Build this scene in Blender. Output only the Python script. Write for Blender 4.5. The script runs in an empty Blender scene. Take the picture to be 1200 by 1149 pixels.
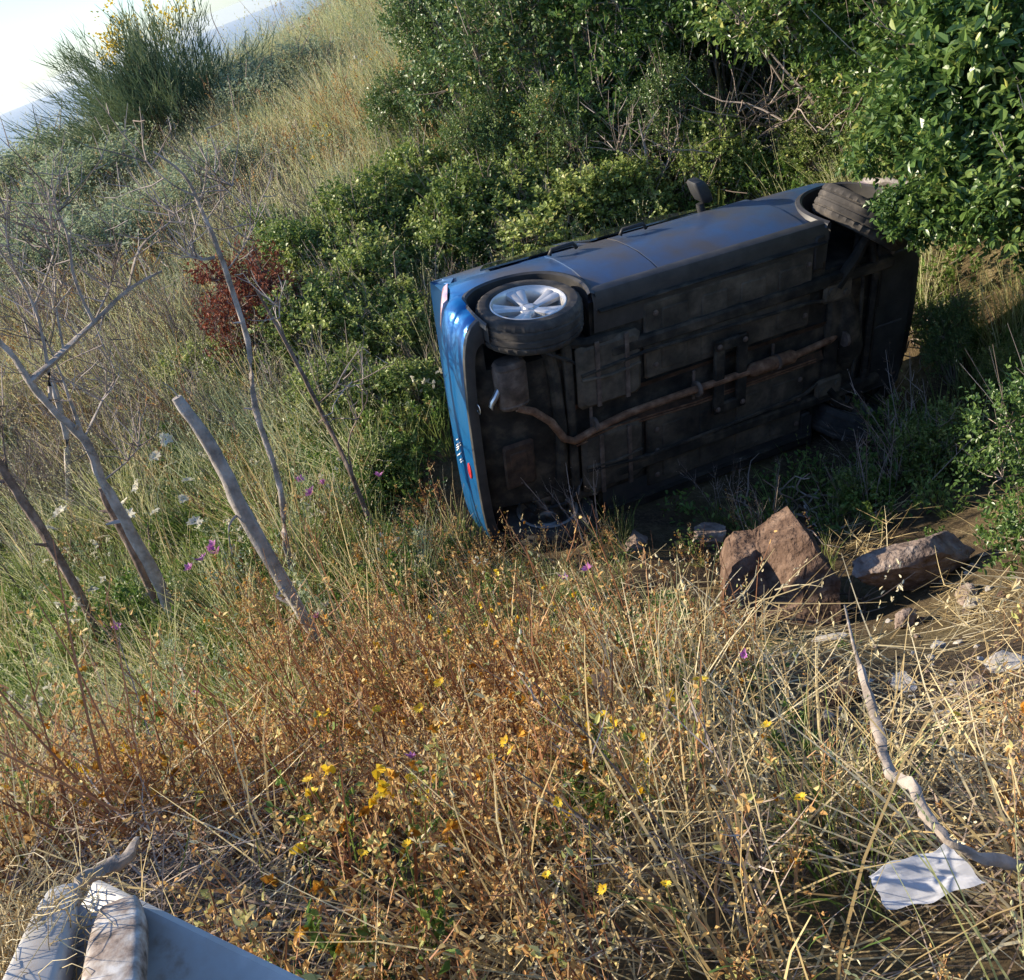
import bpy, math, random
import numpy as np
from mathutils import Vector, Matrix, Euler

# ------------------------------------------------------------------ camera, light, exposure
SC = bpy.context.scene
COL = SC.collection
rad = math.radians
CAM_PITCH, CAM_ROLL, FOCAL = 28.4, -22.0, 1200.0
CAM_ROT = Matrix.Rotation(rad(90 - CAM_PITCH), 3, 'X') @ Matrix.Rotation(rad(CAM_ROLL), 3, 'Z')
cam_data = bpy.data.cameras.new('camera')
cam_data.sensor_width = 36.0
cam_data.lens = 36.0 * FOCAL / 1200.0
cam_data.clip_start = 0.05
cam_data.clip_end = 60000.0
cam = bpy.data.objects.new('camera', cam_data)
cam.matrix_world = CAM_ROT.to_4x4()
COL.objects.link(cam)
SC.camera = cam

SUN_EL, SUN_AZ = 30.0, -71.0          # azimuth measured from +Y (view direction) towards +X
world = bpy.data.worlds.new('World')
SC.world = world
world.use_nodes = True
wn = world.node_tree.nodes
bg = wn['Background']
sky = wn.new('ShaderNodeTexSky')
sky.sky_type = 'NISHITA'
sky.sun_disc = False
sky.sun_elevation = rad(SUN_EL)
sky.sun_rotation = rad(SUN_AZ)
sky.air_density = 1.0
sky.dust_density = 0.4
sky.ozone_density = 2.5
tint = wn.new('ShaderNodeMix')
tint.data_type = 'RGBA'; tint.blend_type = 'MULTIPLY'
tint.inputs['Factor'].default_value = 1.0
tint.inputs['B'].default_value = (.82, .975, 1.2, 1)
world.node_tree.links.new(sky.outputs['Color'], tint.inputs['A'])
world.node_tree.links.new(tint.outputs['Result'], bg.inputs['Color'])
bg.inputs['Strength'].default_value = 0.105

sun_data = bpy.data.lights.new('sun', 'SUN')
sun_data.energy = 5.0
sun_data.angle = rad(0.53)
sun_data.color = (1.0, 0.87, 0.68)
sun = bpy.data.objects.new('sun', sun_data)
_a, _e = rad(SUN_AZ), rad(SUN_EL)
SUN_DIR = Vector((math.sin(_a) * math.cos(_e), math.cos(_a) * math.cos(_e), math.sin(_e)))
sun.rotation_euler = SUN_DIR.to_track_quat('Z', 'Y').to_euler()
sun.location = SUN_DIR * 50
COL.objects.link(sun)

SC.view_settings.view_transform = 'Standard'
SC.view_settings.look = 'None'
SC.view_settings.exposure = 0.96
SC.view_settings.gamma = 1.0
SC.view_settings.use_curve_mapping = False
SC.render.engine = 'CYCLES'
SC.cycles.use_denoising = True
SC.cycles.max_bounces = 6
SC.cycles.diffuse_bounces = 3
SC.cycles.glossy_bounces = 3
SC.cycles.transmission_bounces = 4
SC.cycles.volume_bounces = 0
SC.cycles.caustics_reflective = False
SC.cycles.caustics_refractive = False

RNG = np.random.default_rng(7)
random.seed(7)

# ------------------------------------------------------------------ small helpers
def ray(px, py):
    return (CAM_ROT @ Vector(((px - 600) / FOCAL, -(py - 574.5) / FOCAL, -1.0))).normalized()

CTRL = np.array([
    (-8, -5, -1.4), (0, -5, -1.3), (8, -5, -1.5), (-5, -1, -1.6), (0, -1, -1.55), (5, -1, -1.7),
    (-3, 1.0, -1.62), (-1.2, 1.3, -1.72), (-1.5, 2.1, -1.66), (-2.5, 2.0, -1.68), (-.75, 2.2, -2.1), (0, 1.5, -2.0), (2, 1.5, -2.2), (5, 1.5, -2.3),
    (-5, 3, -2.9), (-1.5, 3, -2.6), (0, 3, -2.6), (1.5, 3, -3.02), (3.0, 3, -3.0), (5, 3.3, -2.7),
    (0.3, 4.5, -3.33), (1.2, 4.2, -3.66), (2, 4.8, -3.92), (-.6, 5.4, -3.46), (-.3, 6, -3.62), (1, 6.2, -3.9), (2.4, 6.5, -4.15), (3.4, 6.7, -4.2), (4.6, 6.5, -3.55),
    (-3, 6, -3.5), (-7, 6, -3.9), (0, 8, -3.35), (3, 8.4, -3.7), (5.3, 8, -2.75), (7.5, 6, -2.6),
    (-3, 9, -3.3), (-8, 10, -3.5), (0, 12, -2.6), (4, 12, -2.4), (8.5, 10, -2.0), (-4, 13, -2.6), (-9, 14, -2.7),
    (0, 16, -1.85), (-4, 18, -1.95), (-9, 18, -2.5), (6, 16, -1.0), (12, 14, -1), (-4, 24, -1.7), (0, 24, -1.6), (-9, 24, -2.3),
    (6, 24, 0.2), (14, 24, .6), (-9, 30, -4.2), (0, 30, -2.6), (8, 30, -.6), (16, 30, .4), (-9, 45, -9), (0, 45, -8), (16, 45, -5)], float)

def _phi(r2):
    return 0.5 * r2 * np.log(np.maximum(r2, 1e-12))
_n = len(CTRL)
_A = np.zeros((_n + 3, _n + 3))
_d = CTRL[:, None, :2] - CTRL[None, :, :2]
_A[:_n, :_n] = _phi((_d ** 2).sum(-1)) + np.eye(_n) * 0.3
_A[:_n, _n] = 1
_A[:_n, _n + 1:] = CTRL[:, :2]
_A[_n:, :_n] = _A[:_n, _n:].T
_W = np.linalg.solve(_A, np.concatenate([CTRL[:, 2], np.zeros(3)]))

def bumps(x, y):
    z = 0.05 * np.sin(2.1 * x + 1.3 * y + .4) * np.sin(1.7 * y - .9 * x)
    z += 0.025 * np.sin(5.3 * x - 2.2 * y) * np.sin(4.1 * y + 1.1 * x + 2)
    z += 0.012 * np.sin(11.3 * x + 3.2 * y) * np.sin(9.7 * y - 4.1 * x)
    return z

def height(x, y):
    x = np.asarray(x, float); y = np.asarray(y, float)
    sh = x.shape
    xc = np.clip(x.ravel(), -14, 17); yc = np.clip(y.ravel(), -6, 48)
    out = np.zeros(xc.shape)
    for i in range(0, len(xc), 20000):
        s = slice(i, i + 20000)
        r2 = (xc[s, None] - CTRL[None, :, 0]) ** 2 + (yc[s, None] - CTRL[None, :, 1]) ** 2
        out[s] = _phi(r2) @ _W[:_n] + _W[_n] + _W[_n + 1] * xc[s] + _W[_n + 2] * yc[s]
    out += np.where(y.ravel() > 48, -(y.ravel() - 48) * .35, 0)
    return out.reshape(sh) + bumps(x, y)

def h1(x, y):
    return float(height(np.array([x]), np.array([y]))[0])

def hit(px, py, lift=0.0):
    d = ray(px, py)
    t = np.linspace(1.0, 60, 1800)
    x, y, z = d.x * t, d.y * t, d.z * t
    below = z < height(x, y) + lift
    k = int(np.argmax(below)) if below.any() else len(t) - 1
    return Vector((x[k], y[k], z[k]))

def at(px, py, dist):
    return ray(px, py) * dist

def upright(px, py, base, lean=0.0):
    """point on the vertical plane through BASE facing the camera, tipped away by LEAN metres per metre of height"""
    n = Vector((base.x, base.y, 0)).normalized()
    d = ray(px, py)
    # plane: n.(p-base) = lean*(p.z-base.z)
    nn = n - Vector((0, 0, lean))
    t = nn.dot(base) / nn.dot(d)
    return d * t

# ------------------------------------------------------------------ materials
MATS = {}
def _new(name):
    m = bpy.data.materials.new(name)
    m.use_nodes = True
    MATS[name] = m
    return m, m.node_tree.nodes, m.node_tree.links, m.node_tree.nodes['Principled BSDF']

def nmat(name, stops, scale=6.0, rough=0.7, bump=0.0, bscale=None, spec=0.4, metal=0.0, detail=6.0, coat=0.0, dist=0.02, rough2=None):
    """noise-coloured surface; stops = [(pos, rgb), ...]"""
    m, N, L, p = _new(name)
    tc = N.new('ShaderNodeTexCoord')
    nz = N.new('ShaderNodeTexNoise')
    nz.inputs['Scale'].default_value = scale
    nz.inputs['Detail'].default_value = detail
    nz.inputs['Roughness'].default_value = 0.62
    L.new(tc.outputs['Object'], nz.inputs['Vector'])
    rp = N.new('ShaderNodeValToRGB')
    el = rp.color_ramp.elements
    while len(el) < len(stops):
        el.new(0.5)
    for e, (pos, c) in zip(el, stops):
        e.position = pos
        e.color = (*c, 1)
    L.new(nz.outputs['Fac'], rp.inputs['Fac'])
    L.new(rp.outputs['Color'], p.inputs['Base Color'])
    p.inputs['Roughness'].default_value = rough
    if rough2 is not None:
        mr = N.new('ShaderNodeMapRange')
        mr.inputs['From Min'].default_value = .35; mr.inputs['From Max'].default_value = .65
        mr.inputs['To Min'].default_value = rough; mr.inputs['To Max'].default_value = rough2
        L.new(nz.outputs['Fac'], mr.inputs['Value'])
        L.new(mr.outputs['Result'], p.inputs['Roughness'])
    p.inputs['Specular IOR Level'].default_value = spec
    p.inputs['Metallic'].default_value = metal
    p.inputs['Coat Weight'].default_value = coat
    p.inputs['Coat Roughness'].default_value = 0.08
    if bump:
        nb = N.new('ShaderNodeTexNoise')
        nb.inputs['Scale'].default_value = bscale or scale * 3
        nb.inputs['Detail'].default_value = 8
        L.new(tc.outputs['Object'], nb.inputs['Vector'])
        b = N.new('ShaderNodeBump')
        b.inputs['Strength'].default_value = bump
        b.inputs['Distance'].default_value = dist
        L.new(nb.outputs['Fac'], b.inputs['Height'])
        L.new(b.outputs['Normal'], p.inputs['Normal'])
    return m

def vmat(name, stops, rough=0.55, spec=0.3, trans=0.3, rnd=0.35):
    """plant matter: colour from the per-piece attribute 'var' and the random of each plant"""
    m, N, L, p = _new(name)
    at_ = N.new('ShaderNodeAttribute'); at_.attribute_name = 'var'
    oi = N.new('ShaderNodeObjectInfo')
    ma = N.new('ShaderNodeMath'); ma.operation = 'MULTIPLY_ADD'
    ma.inputs[1].default_value = rnd; ma.inputs[2].default_value = -rnd / 2
    L.new(oi.outputs['Random'], ma.inputs[0])
    ad = N.new('ShaderNodeMath'); ad.operation = 'ADD'; ad.use_clamp = True
    L.new(at_.outputs['Fac'], ad.inputs[0]); L.new(ma.outputs[0], ad.inputs[1])
    rp = N.new('ShaderNodeValToRGB')
    el = rp.color_ramp.elements
    while len(el) < len(stops):
        el.new(0.5)
    for e, (pos, c) in zip(el, stops):
        e.position = pos; e.color = (*c, 1)
    L.new(ad.outputs[0], rp.inputs['Fac'])
    L.new(rp.outputs['Color'], p.inputs['Base Color'])
    p.inputs['Roughness'].default_value = rough
    p.inputs['Specular IOR Level'].default_value = spec
    if trans:
        tr = N.new('ShaderNodeBsdfTranslucent')
        L.new(rp.outputs['Color'], tr.inputs['Color'])
        mx = N.new('ShaderNodeMixShader')
        mx.inputs['Fac'].default_value = trans
        L.new(p.outputs[0], mx.inputs[1]); L.new(tr.outputs[0], mx.inputs[2])
        L.new(mx.outputs[0], N['Material Output'].inputs['Surface'])
    return m

# ------------------------------------------------------------------ mesh helpers
def fast_mesh(name, verts, faces, mats, var=None, smooth=False, mat_index=None):
    """verts (N,3), faces (M,k) numpy arrays; var per-vertex float"""
    verts = np.ascontiguousarray(verts, dtype=np.float32)
    faces = np.ascontiguousarray(faces, dtype=np.int32)
    me = bpy.data.meshes.new(name)
    me.vertices.add(len(verts)); me.vertices.foreach_set('co', verts.ravel())
    k = faces.shape[1]
    me.loops.add(faces.size); me.loops.foreach_set('vertex_index', faces.ravel())
    me.polygons.add(len(faces))
    me.polygons.foreach_set('loop_start', np.arange(0, faces.size, k, dtype=np.int32))
    if mat_index is not None:
        me.polygons.foreach_set('material_index', np.ascontiguousarray(mat_index, dtype=np.int32))
    me.polygons.foreach_set('use_smooth', np.full(len(faces), smooth, dtype=bool))
    if var is not None:
        a = me.attributes.new('var', 'FLOAT', 'POINT')
        a.data.foreach_set('value', np.ascontiguousarray(var, dtype=np.float32))
    for m in (mats if isinstance(mats, (list, tuple)) else [mats]):
        me.materials.append(m)
    me.update(calc_edges=True)
    me.validate()
    return me

def obj(name, me, parent=None, loc=None):
    o = bpy.data.objects.new(name, me)
    COL.objects.link(o)
    if parent is not None:
        o.parent = parent
    if loc is not None:
        o.location = loc
    return o

def empty(name, loc=(0, 0, 0), rz=0.0):
    o = bpy.data.objects.new(name, None)
    o.empty_display_size = 0.1
    COL.objects.link(o)
    o.location = loc
    o.rotation_euler = (0, 0, rz)
    return o

def tag(o, label=None, cat=None, group=None, kind=None):
    if label: o['label'] = label
    if cat: o['category'] = cat
    if group: o['group'] = group
    if kind: o['kind'] = kind
    return o

class MB:
    """collects quads (tris as degenerate-free separate list) and builds one mesh"""
    def __init__(s): s.v = []; s.f = []; s.var = []
    def add(s, verts, faces, var=0.5):
        b = len(s.v)
        s.v += [tuple(v) for v in verts]
        s.f += [tuple(i + b for i in f) for f in faces]
        s.var += ([var] * len(verts) if np.isscalar(var) else list(var))
    def tube(s, pts, radii, sides=6, var=0.5, cap=True, rough=0.0):
        pts = [Vector(p) for p in pts]
        n = len(pts)
        if np.isscalar(radii): radii = [radii] * n
        ring = []
        ref = Vector((0.31, 0.17, 0.94)).normalized()
        verts = []
        for i in range(n):
            t = (pts[min(i + 1, n - 1)] - pts[max(i - 1, 0)]).normalized()
            u = t.cross(ref)
            if u.length < .1: u = t.cross(Vector((1, 0, 0)))
            u.normalize(); w = t.cross(u)
            for k in range(sides):
                a = 2 * math.pi * k / sides
                verts.append(pts[i] + (u * math.cos(a) + w * math.sin(a)) * radii[i] * (1 + (rough * (random.random() - .5 + .5 * math.sin(3 * a + i * .4)) if rough else 0)))
        faces = []
        for i in range(n - 1):
            for k in range(sides):
                k2 = (k + 1) % sides
                faces.append((i * sides + k, i * sides + k2, (i + 1) * sides + k2, (i + 1) * sides + k))
        if cap:
            faces.append(tuple(reversed(range(sides))))
            faces.append(tuple((n - 1) * sides + k for k in range(sides)))
        s.add(verts, faces, var)
    def box(s, x0, x1, y0, y1, z0, z1, bev=0.0, var=0.5):
        b = bev
        vs = []
        for z, i in ((z0, b), (z0 + b, 0), (z1 - b, 0), (z1, b)):
            vs += [(x0 + i, y0 + b + 0 * i, z), (x1 - i, y0 + b, z)] if False else []
            c = max(b, 1e-5)
            ii = i
            vs += [(x0 + c + ii, y0 + ii, z), (x1 - c - ii, y0 + ii, z), (x1 - ii, y0 + c + ii, z), (x1 - ii, y1 - c - ii, z),
                   (x1 - c - ii, y1 - ii, z), (x0 + c + ii, y1 - ii, z), (x0 + ii, y1 - c - ii, z), (x0 + ii, y0 + c + ii, z)]
        fs = [tuple(reversed(range(8))), tuple(24 + k for k in range(8))]
        for r in range(3):
            for k in range(8):
                k2 = (k + 1) % 8
                fs.append((r * 8 + k, r * 8 + k2, (r + 1) * 8 + k2, (r + 1) * 8 + k))
        s.add(vs, fs, var)
    def grid(s, rows, closed=False, var=0.5):
        """rows: list of equal-length point lists"""
        m = len(rows[0]); vs = [p for r in rows for p in r]; fs = []
        for i in range(len(rows) - 1):
            for k in range(m if closed else m - 1):
                k2 = (k + 1) % m
                fs.append((i * m + k, i * m + k2, (i + 1) * m + k2, (i + 1) * m + k))
        s.add(vs, fs, var)
    def build(s, name, m, parent=None, smooth=False, loc=None, kind=None, angle=None):
        me = bpy.data.meshes.new(name)
        me.from_pydata(s.v, [], s.f)
        a = me.attributes.new('var', 'FLOAT', 'POINT')
        a.data.foreach_set('value', np.array(s.var, dtype=np.float32))
        for q in (m if isinstance(m, (list, tuple)) else [m]):
            me.materials.append(q)
        if smooth:
            me.polygons.foreach_set('use_smooth', np.ones(len(me.polygons), dtype=bool))
            if angle:
                me.set_sharp_from_angle(angle=rad(angle))
        me.update()
        o = obj(name, me, parent, loc)
        if kind: o['kind'] = kind
        return o

def norm(a):
    return a / np.maximum(np.linalg.norm(a, axis=-1, keepdims=True), 1e-9)

def leaves_geo(P, D, Nn, length, width, fold=0.25, rng=RNG):
    """folded leaves of two quads each. P base, D direction, Nn rough normal"""
    n = len(P)
    D = norm(D)
    S = norm(np.cross(D, Nn)); U = np.cross(S, D)
    L = length * rng.uniform(.5, 1.35, (n, 1)); W = width * rng.uniform(.75, 1.2, (n, 1))
    fz = W * fold
    curl = -L * rng.uniform(0.0, .35, (n, 1))
    b = P
    r1 = P + D * L * .33 + S * W + U * fz
    r2 = P + D * L * .72 + S * W * .72 + U * (fz * .7 + curl * .35)
    t = P + D * L + U * curl
    l2 = P + D * L * .72 - S * W * .72 + U * (fz * .7 + curl * .35)
    l1 = P + D * L * .33 - S * W + U * fz
    V = np.stack([b, r1, r2, t, l2, l1], 1).reshape(-1, 3)
    i = np.arange(n)[:, None] * 6
    F = np.concatenate([i + np.array([[0, 1, 2, 3]]), i + np.array([[0, 3, 4, 5]])], 1).reshape(-1, 4)
    return V, F

def blades_geo(P, D0, D1, L, W, side, segs=3, taper=True):
    """curved grass strips. P (n,3) base; direction goes D0 -> D1; L, W (n,)"""
    n = len(P)
    rows = []
    pos = P.copy()
    for k in range(segs + 1):
        t = k / segs
        w = W * ((1 - t) ** .7 * .75 + .25 if taper else 1.0)
        rows.append(np.stack([pos - side * w[:, None] * .5, pos + side * w[:, None] * .5], 1))
        d = norm(D0 * (1 - t) + D1 * t)
        pos = pos + d * (L / segs)[:, None]
    V = np.stack(rows, 1)            # n, segs+1, 2, 3
    V = V.reshape(n, -1, 3)
    m = (segs + 1) * 2
    f = np.array([[2 * k, 2 * k + 1, 2 * k + 3, 2 * k + 2] for k in range(segs)])
    F = (np.arange(n)[:, None, None] * m + f[None]).reshape(-1, 4)
    return V.reshape(-1, 3), F, pos

def merge(parts):
    """parts: list of (V,F,var[,mat])"""
    Vs, Fs, vs, ms = [], [], [], []
    b = 0
    for p in parts:
        V, F, var = p[:3]
        Vs.append(V); Fs.append(F + b); b += len(V)
        vs.append(np.broadcast_to(np.asarray(var, float), (len(V),)))
        ms.append(np.full(len(F), p[3] if len(p) > 3 else 0))
    return np.concatenate(Vs), np.concatenate(Fs), np.concatenate(vs), np.concatenate(ms)

def rdir(n, rng, up=0.0):
    d = rng.normal(size=(n, 3)); d[:, 2] += up
    return norm(d)
# ------------------------------------------------------------------ setting: ground, hills, sea, haze
def ground_material():
    m, N, L, p = _new('soil')
    tc = N.new('ShaderNodeTexCoord')
    def noise(scale, detail=8, rough=.65):
        n = N.new('ShaderNodeTexNoise')
        n.inputs['Scale'].default_value = scale; n.inputs['Detail'].default_value = detail; n.inputs['Roughness'].default_value = rough
        L.new(tc.outputs['Object'], n.inputs['Vector']); return n
    def ramp(src, stops):
        r = N.new('ShaderNodeValToRGB'); el = r.color_ramp.elements
        while len(el) < len(stops): el.new(.5)
        for e, (q, c) in zip(el, stops): e.position = q; e.color = (*c, 1)
        L.new(src, r.inputs['Fac']); return r
    n1 = noise(1.3); n2 = noise(38); n3 = noise(9)
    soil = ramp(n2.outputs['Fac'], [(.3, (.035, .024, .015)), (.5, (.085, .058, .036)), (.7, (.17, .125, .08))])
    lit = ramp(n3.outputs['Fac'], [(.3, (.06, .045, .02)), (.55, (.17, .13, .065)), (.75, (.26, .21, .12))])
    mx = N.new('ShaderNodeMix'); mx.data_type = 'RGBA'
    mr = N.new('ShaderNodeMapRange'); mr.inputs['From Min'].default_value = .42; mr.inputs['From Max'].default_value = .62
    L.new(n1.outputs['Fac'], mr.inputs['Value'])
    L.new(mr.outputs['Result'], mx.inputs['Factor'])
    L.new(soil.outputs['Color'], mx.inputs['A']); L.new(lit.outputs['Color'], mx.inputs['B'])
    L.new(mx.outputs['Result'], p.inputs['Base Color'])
    p.inputs['Roughness'].default_value = .95
    p.inputs['Specular IOR Level'].default_value = .15
    b = N.new('ShaderNodeBump'); b.inputs['Strength'].default_value = .9; b.inputs['Distance'].default_value = .03
    L.new(n2.outputs['Fac'], b.inputs['Height']); L.new(b.outputs['Normal'], p.inputs['Normal'])
    return m

def axis(*segs):
    out = []
    for a, b, st in segs:
        out += list(np.arange(a, b - 1e-6, st))
    out.append(segs[-1][1]); return np.array(out)
gx = axis((-70, -20, 5), (-20, -8, .8), (-8, 9, .12), (9, 20, .8), (20, 70, 5))
gy = axis((-40, -6, 3), (-6, 0, .5), (0, 12, .12), (12, 30, .3), (30, 70, 2))
GX, GY = np.meshgrid(gx, gy)
GZ = height(GX, GY)
nx, ny = len(gx), len(gy)
ii = np.arange(nx * ny).reshape(ny, nx)
GF = np.stack([ii[:-1, :-1], ii[:-1, 1:], ii[1:, 1:], ii[1:, :-1]], -1).reshape(-1, 4)
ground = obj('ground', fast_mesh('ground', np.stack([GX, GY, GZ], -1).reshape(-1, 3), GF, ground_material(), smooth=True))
tag(ground, kind='structure')

# far slope dropping to the coast; higher ground to the right
az = np.radians(np.arange(-180, 180.1, 1.5)); rr = np.concatenate([np.geomspace(42, 300, 14), np.geomspace(330, 7000, 40)])
AZ, RR = np.meshgrid(az, rr)
ad = np.degrees(AZ)
down = np.interp(RR, [42, 100, 300, 900, 2200, 7000], [-15, -32, -80, -190, -275, -280])
ridge = np.interp(RR, [42, 100, 250, 420, 650, 1000, 1800, 7000], [-15, -28, -18, -4, -2, -10, -60, -140])
back = np.interp(RR, [42, 100, 7000], [-5, -5, -8])
sm = lambda a, b, v: np.clip((v - a) / (b - a), 0, 1) ** 2 * (3 - 2 * np.clip((v - a) / (b - a), 0, 1))
wR = sm(-6.5, 3.5, ad); wB = np.maximum(sm(75, 115, np.abs(ad)), 0)
HZ = down * (1 - wR) + ridge * wR
HZ = HZ * (1 - wB) + back * wB
HZ += RR * .006 * (np.sin(AZ * 37 + RR * .01) + .7 * np.sin(AZ * 83 + RR * .023 + 1) + .5 * np.sin(AZ * 151 + 2)) * np.clip(RR / 400, 0, 1) * np.where(RR > 2000, .1, 1)
ia = np.arange(AZ.size).reshape(AZ.shape)
HF = np.stack([ia[:-1, :-1], ia[:-1, 1:], ia[1:, 1:], ia[1:, :-1]], -1).reshape(-1, 4)
hills = obj('hills', fast_mesh('hills', np.stack([np.sin(AZ) * RR, np.cos(AZ) * RR, HZ], -1).reshape(-1, 3), HF,
            nmat('scrub_hills', [(.35, (.03, .04, .022)), (.5, (.07, .075, .04)), (.65, (.14, .12, .07))], scale=.03, rough=.95, detail=10, spec=.1), smooth=True))
tag(hills, kind='structure')

mb = MB()
S_ = 24000
mb.grid([[(-S_, -S_, -262), (S_, -S_, -262)], [(-S_, S_, -262), (S_, S_, -262)]])
sea = mb.build('sea', nmat('sea_water', [(.4, (.02, .06, .09)), (.6, (.03, .08, .11))], scale=.002, rough=.35, bump=.4, bscale=.05, dist=.6, spec=.5))
tag(sea, kind='structure')

HAZE_DENSITY = 0.00004
m = bpy.data.materials.new('haze_air'); m.use_nodes = True
N = m.node_tree.nodes; N.remove(N['Principled BSDF'])
pv = N.new('ShaderNodeVolumePrincipled')
pv.inputs['Color'].default_value = (.86, .93, 1.0, 1)
pv.inputs['Density'].default_value = HAZE_DENSITY
pv.inputs['Anisotropy'].default_value = .3
m.node_tree.links.new(pv.outputs[0], N['Material Output'].inputs['Volume'])
mb = MB(); mb.box(-24500, 24500, -24500, 24500, -285, 7)
haze = mb.build('haze', m)
tag(haze, kind='stuff')

# ------------------------------------------------------------------ the overturned car (car axes: X forward, Y left, Z up; origin under the rear axle)
CAR_M = (Matrix.Rotation(rad(12.2), 3, 'Z') @ Matrix.Rotation(rad(10.8), 3, 'X') @ Matrix.Rotation(rad(10.4), 3, 'Y')
         @ Matrix(((1, 0, 0), (0, 0, 1), (0, -1, 0))))
CAR_T = Vector((0.385, 5.70, -2.925))
CAR_M4 = Matrix.Translation(CAR_T) @ CAR_M.to_4x4()
CAR_INV = CAR_M4.inverted()

def paint_material():
    m, N, L, p = _new('car_paint')
    tc = N.new('ShaderNodeTexCoord')
    nz = N.new('ShaderNodeTexNoise'); nz.inputs['Scale'].default_value = 2.2; nz.inputs['Detail'].default_value = 9
    nz2 = N.new('ShaderNodeTexNoise'); nz2.inputs['Scale'].default_value = 60; nz2.inputs['Detail'].default_value = 6
    L.new(tc.outputs['Object'], nz.inputs['Vector']); L.new(tc.outputs['Object'], nz2.inputs['Vector'])
    # settled dust on the skin, thicker low on the doors
    sx = N.new('ShaderNodeSeparateXYZ'); L.new(tc.outputs['Object'], sx.inputs[0])
    mz = N.new('ShaderNodeMapRange'); mz.inputs['From Min'].default_value = -.30; mz.inputs['From Max'].default_value = .05
    mz.inputs['To Min'].default_value = .05; mz.inputs['To Max'].default_value = .80
    L.new(sx.outputs['X'], mz.inputs['Value'])
    ad = N.new('ShaderNodeMath'); ad.operation = 'MULTIPLY'
    mr = N.new('ShaderNodeMapRange'); mr.inputs['From Min'].default_value = .3; mr.inputs['From Max'].default_value = .7
    mr.inputs['To Min'].default_value = .4; mr.inputs['To Max'].default_value = 1.5
    L.new(nz.outputs['Fac'], mr.inputs['Value'])
    L.new(mz.outputs['Result'], ad.inputs[0]); L.new(mr.outputs['Result'], ad.inputs[1])
    mx = N.new('ShaderNodeMix'); mx.data_type = 'RGBA'
    mx.inputs['A'].default_value = (.002, .14, .38, 1)
    mx.inputs['B'].default_value = (.10, .09, .088, 1)
    L.new(ad.outputs[0], mx.inputs['Factor'])
    L.new(mx.outputs['Result'], p.inputs['Base Color'])
    mrr = N.new('ShaderNodeMapRange'); mrr.inputs['To Min'].default_value = .28; mrr.inputs['To Max'].default_value = .62
    L.new(ad.outputs[0], mrr.inputs['Value']); L.new(mrr.outputs['Result'], p.inputs['Roughness'])
    p.inputs['Metallic'].default_value = .45
    p.inputs['Coat Weight'].default_value = .35; p.inputs['Coat Roughness'].default_value = .2
    b = N.new('ShaderNodeBump'); b.inputs['Strength'].default_value = .06; b.inputs['Distance'].default_value = .004
    L.new(nz2.outputs['Fac'], b.inputs['Height']); L.new(b.outputs['Normal'], p.inputs['Normal'])
    return m
M_PAINT = paint_material()
M_PLASTIC = nmat('black_plastic', [(.3, (.018, .018, .018)), (.7, (.05, .047, .043))], scale=7, rough=.55, bump=.15, bscale=90, dist=.003)
M_TRIM = nmat('grey_trim', [(.3, (.03, .03, .03)), (.7, (.065, .06, .055))], scale=9, rough=.5, bump=.1, bscale=120, dist=.002)
M_UNDER = nmat('dirty_underseal', [(.3, (.012, .011, .010)), (.5, (.040, .034, .026)), (.68, (.11, .086, .060))], scale=5.5, rough=.85, bump=.4, bscale=35, dist=.006, spec=.2)
M_UNDER2 = nmat('muddy_floor', [(.3, (.025, .022, .018)), (.5, (.08, .065, .047)), (.68, (.17, .135, .095))], scale=4, rough=.9, bump=.4, bscale=40, dist=.006, spec=.2)
M_RUST = nmat('rusty_exhaust', [(.3, (.07, .035, .02)), (.5, (.19, .095, .05)), (.7, (.33, .2, .12))], scale=14, rough=.8, bump=.3, bscale=60, dist=.003, spec=.3)
M_RUST2 = nmat('dull_rust', [(.3, (.03, .02, .014)), (.5, (.07, .045, .03)), (.7, (.14, .075, .045))], scale=9, rough=.85, bump=.3, bscale=50, dist=.004, spec=.2)
M_MUFF = nmat('heat_browned_steel', [(.3, (.05, .038, .03)), (.5, (.125, .088, .066)), (.7, (.24, .18, .14))], scale=11, rough=.75, bump=.3, bscale=60, dist=.003, spec=.3)
M_STEEL = nmat('bare_steel', [(.3, (.3, .3, .3)), (.7, (.6, .6, .58))], scale=12, rough=.35, metal=.9)
M_ALLOY = nmat('alloy_rim', [(.3, (.56, .53, .49)), (.7, (.76, .73, .68))], scale=10, rough=.32, metal=.55, spec=.5)
M_TYRE = nmat('tyre_rubber', [(.3, (.03, .028, .026)), (.55, (.07, .062, .054)), (.75, (.16, .135, .105))], scale=8, rough=.88, bump=.2, bscale=80, dist=.002, spec=.2)
M_LAMP = nmat('red_lamp_lens', [(.4, (.60, .36, .38)), (.6, (.72, .50, .52))], scale=20, rough=.12, coat=1.0)
M_RED = nmat('red_reflector', [(.4, (.5, .02, .03)), (.6, (.65, .05, .06))], scale=20, rough=.15, coat=1.0)
M_CLEAR = nmat('clear_lamp_lens', [(.4, (.72, .52, .54)), (.6, (.8, .64, .66))], scale=20, rough=.1, coat=1.0)
M_GLASS = nmat('tinted_glass', [(.4, (.012, .015, .017)), (.6, (.02, .025, .027))], scale=3, rough=.06, spec=.8)
M_WHITE = nmat('white_plate', [(.4, (.7, .7, .68)), (.6, (.78, .78, .76))], scale=8, rough=.4)

car = empty('overturned_car')
car.matrix_world = CAR_M4
tag(car, 'blue hatchback lying on its side, dark underbody facing out, in the scrub', 'car')

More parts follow.
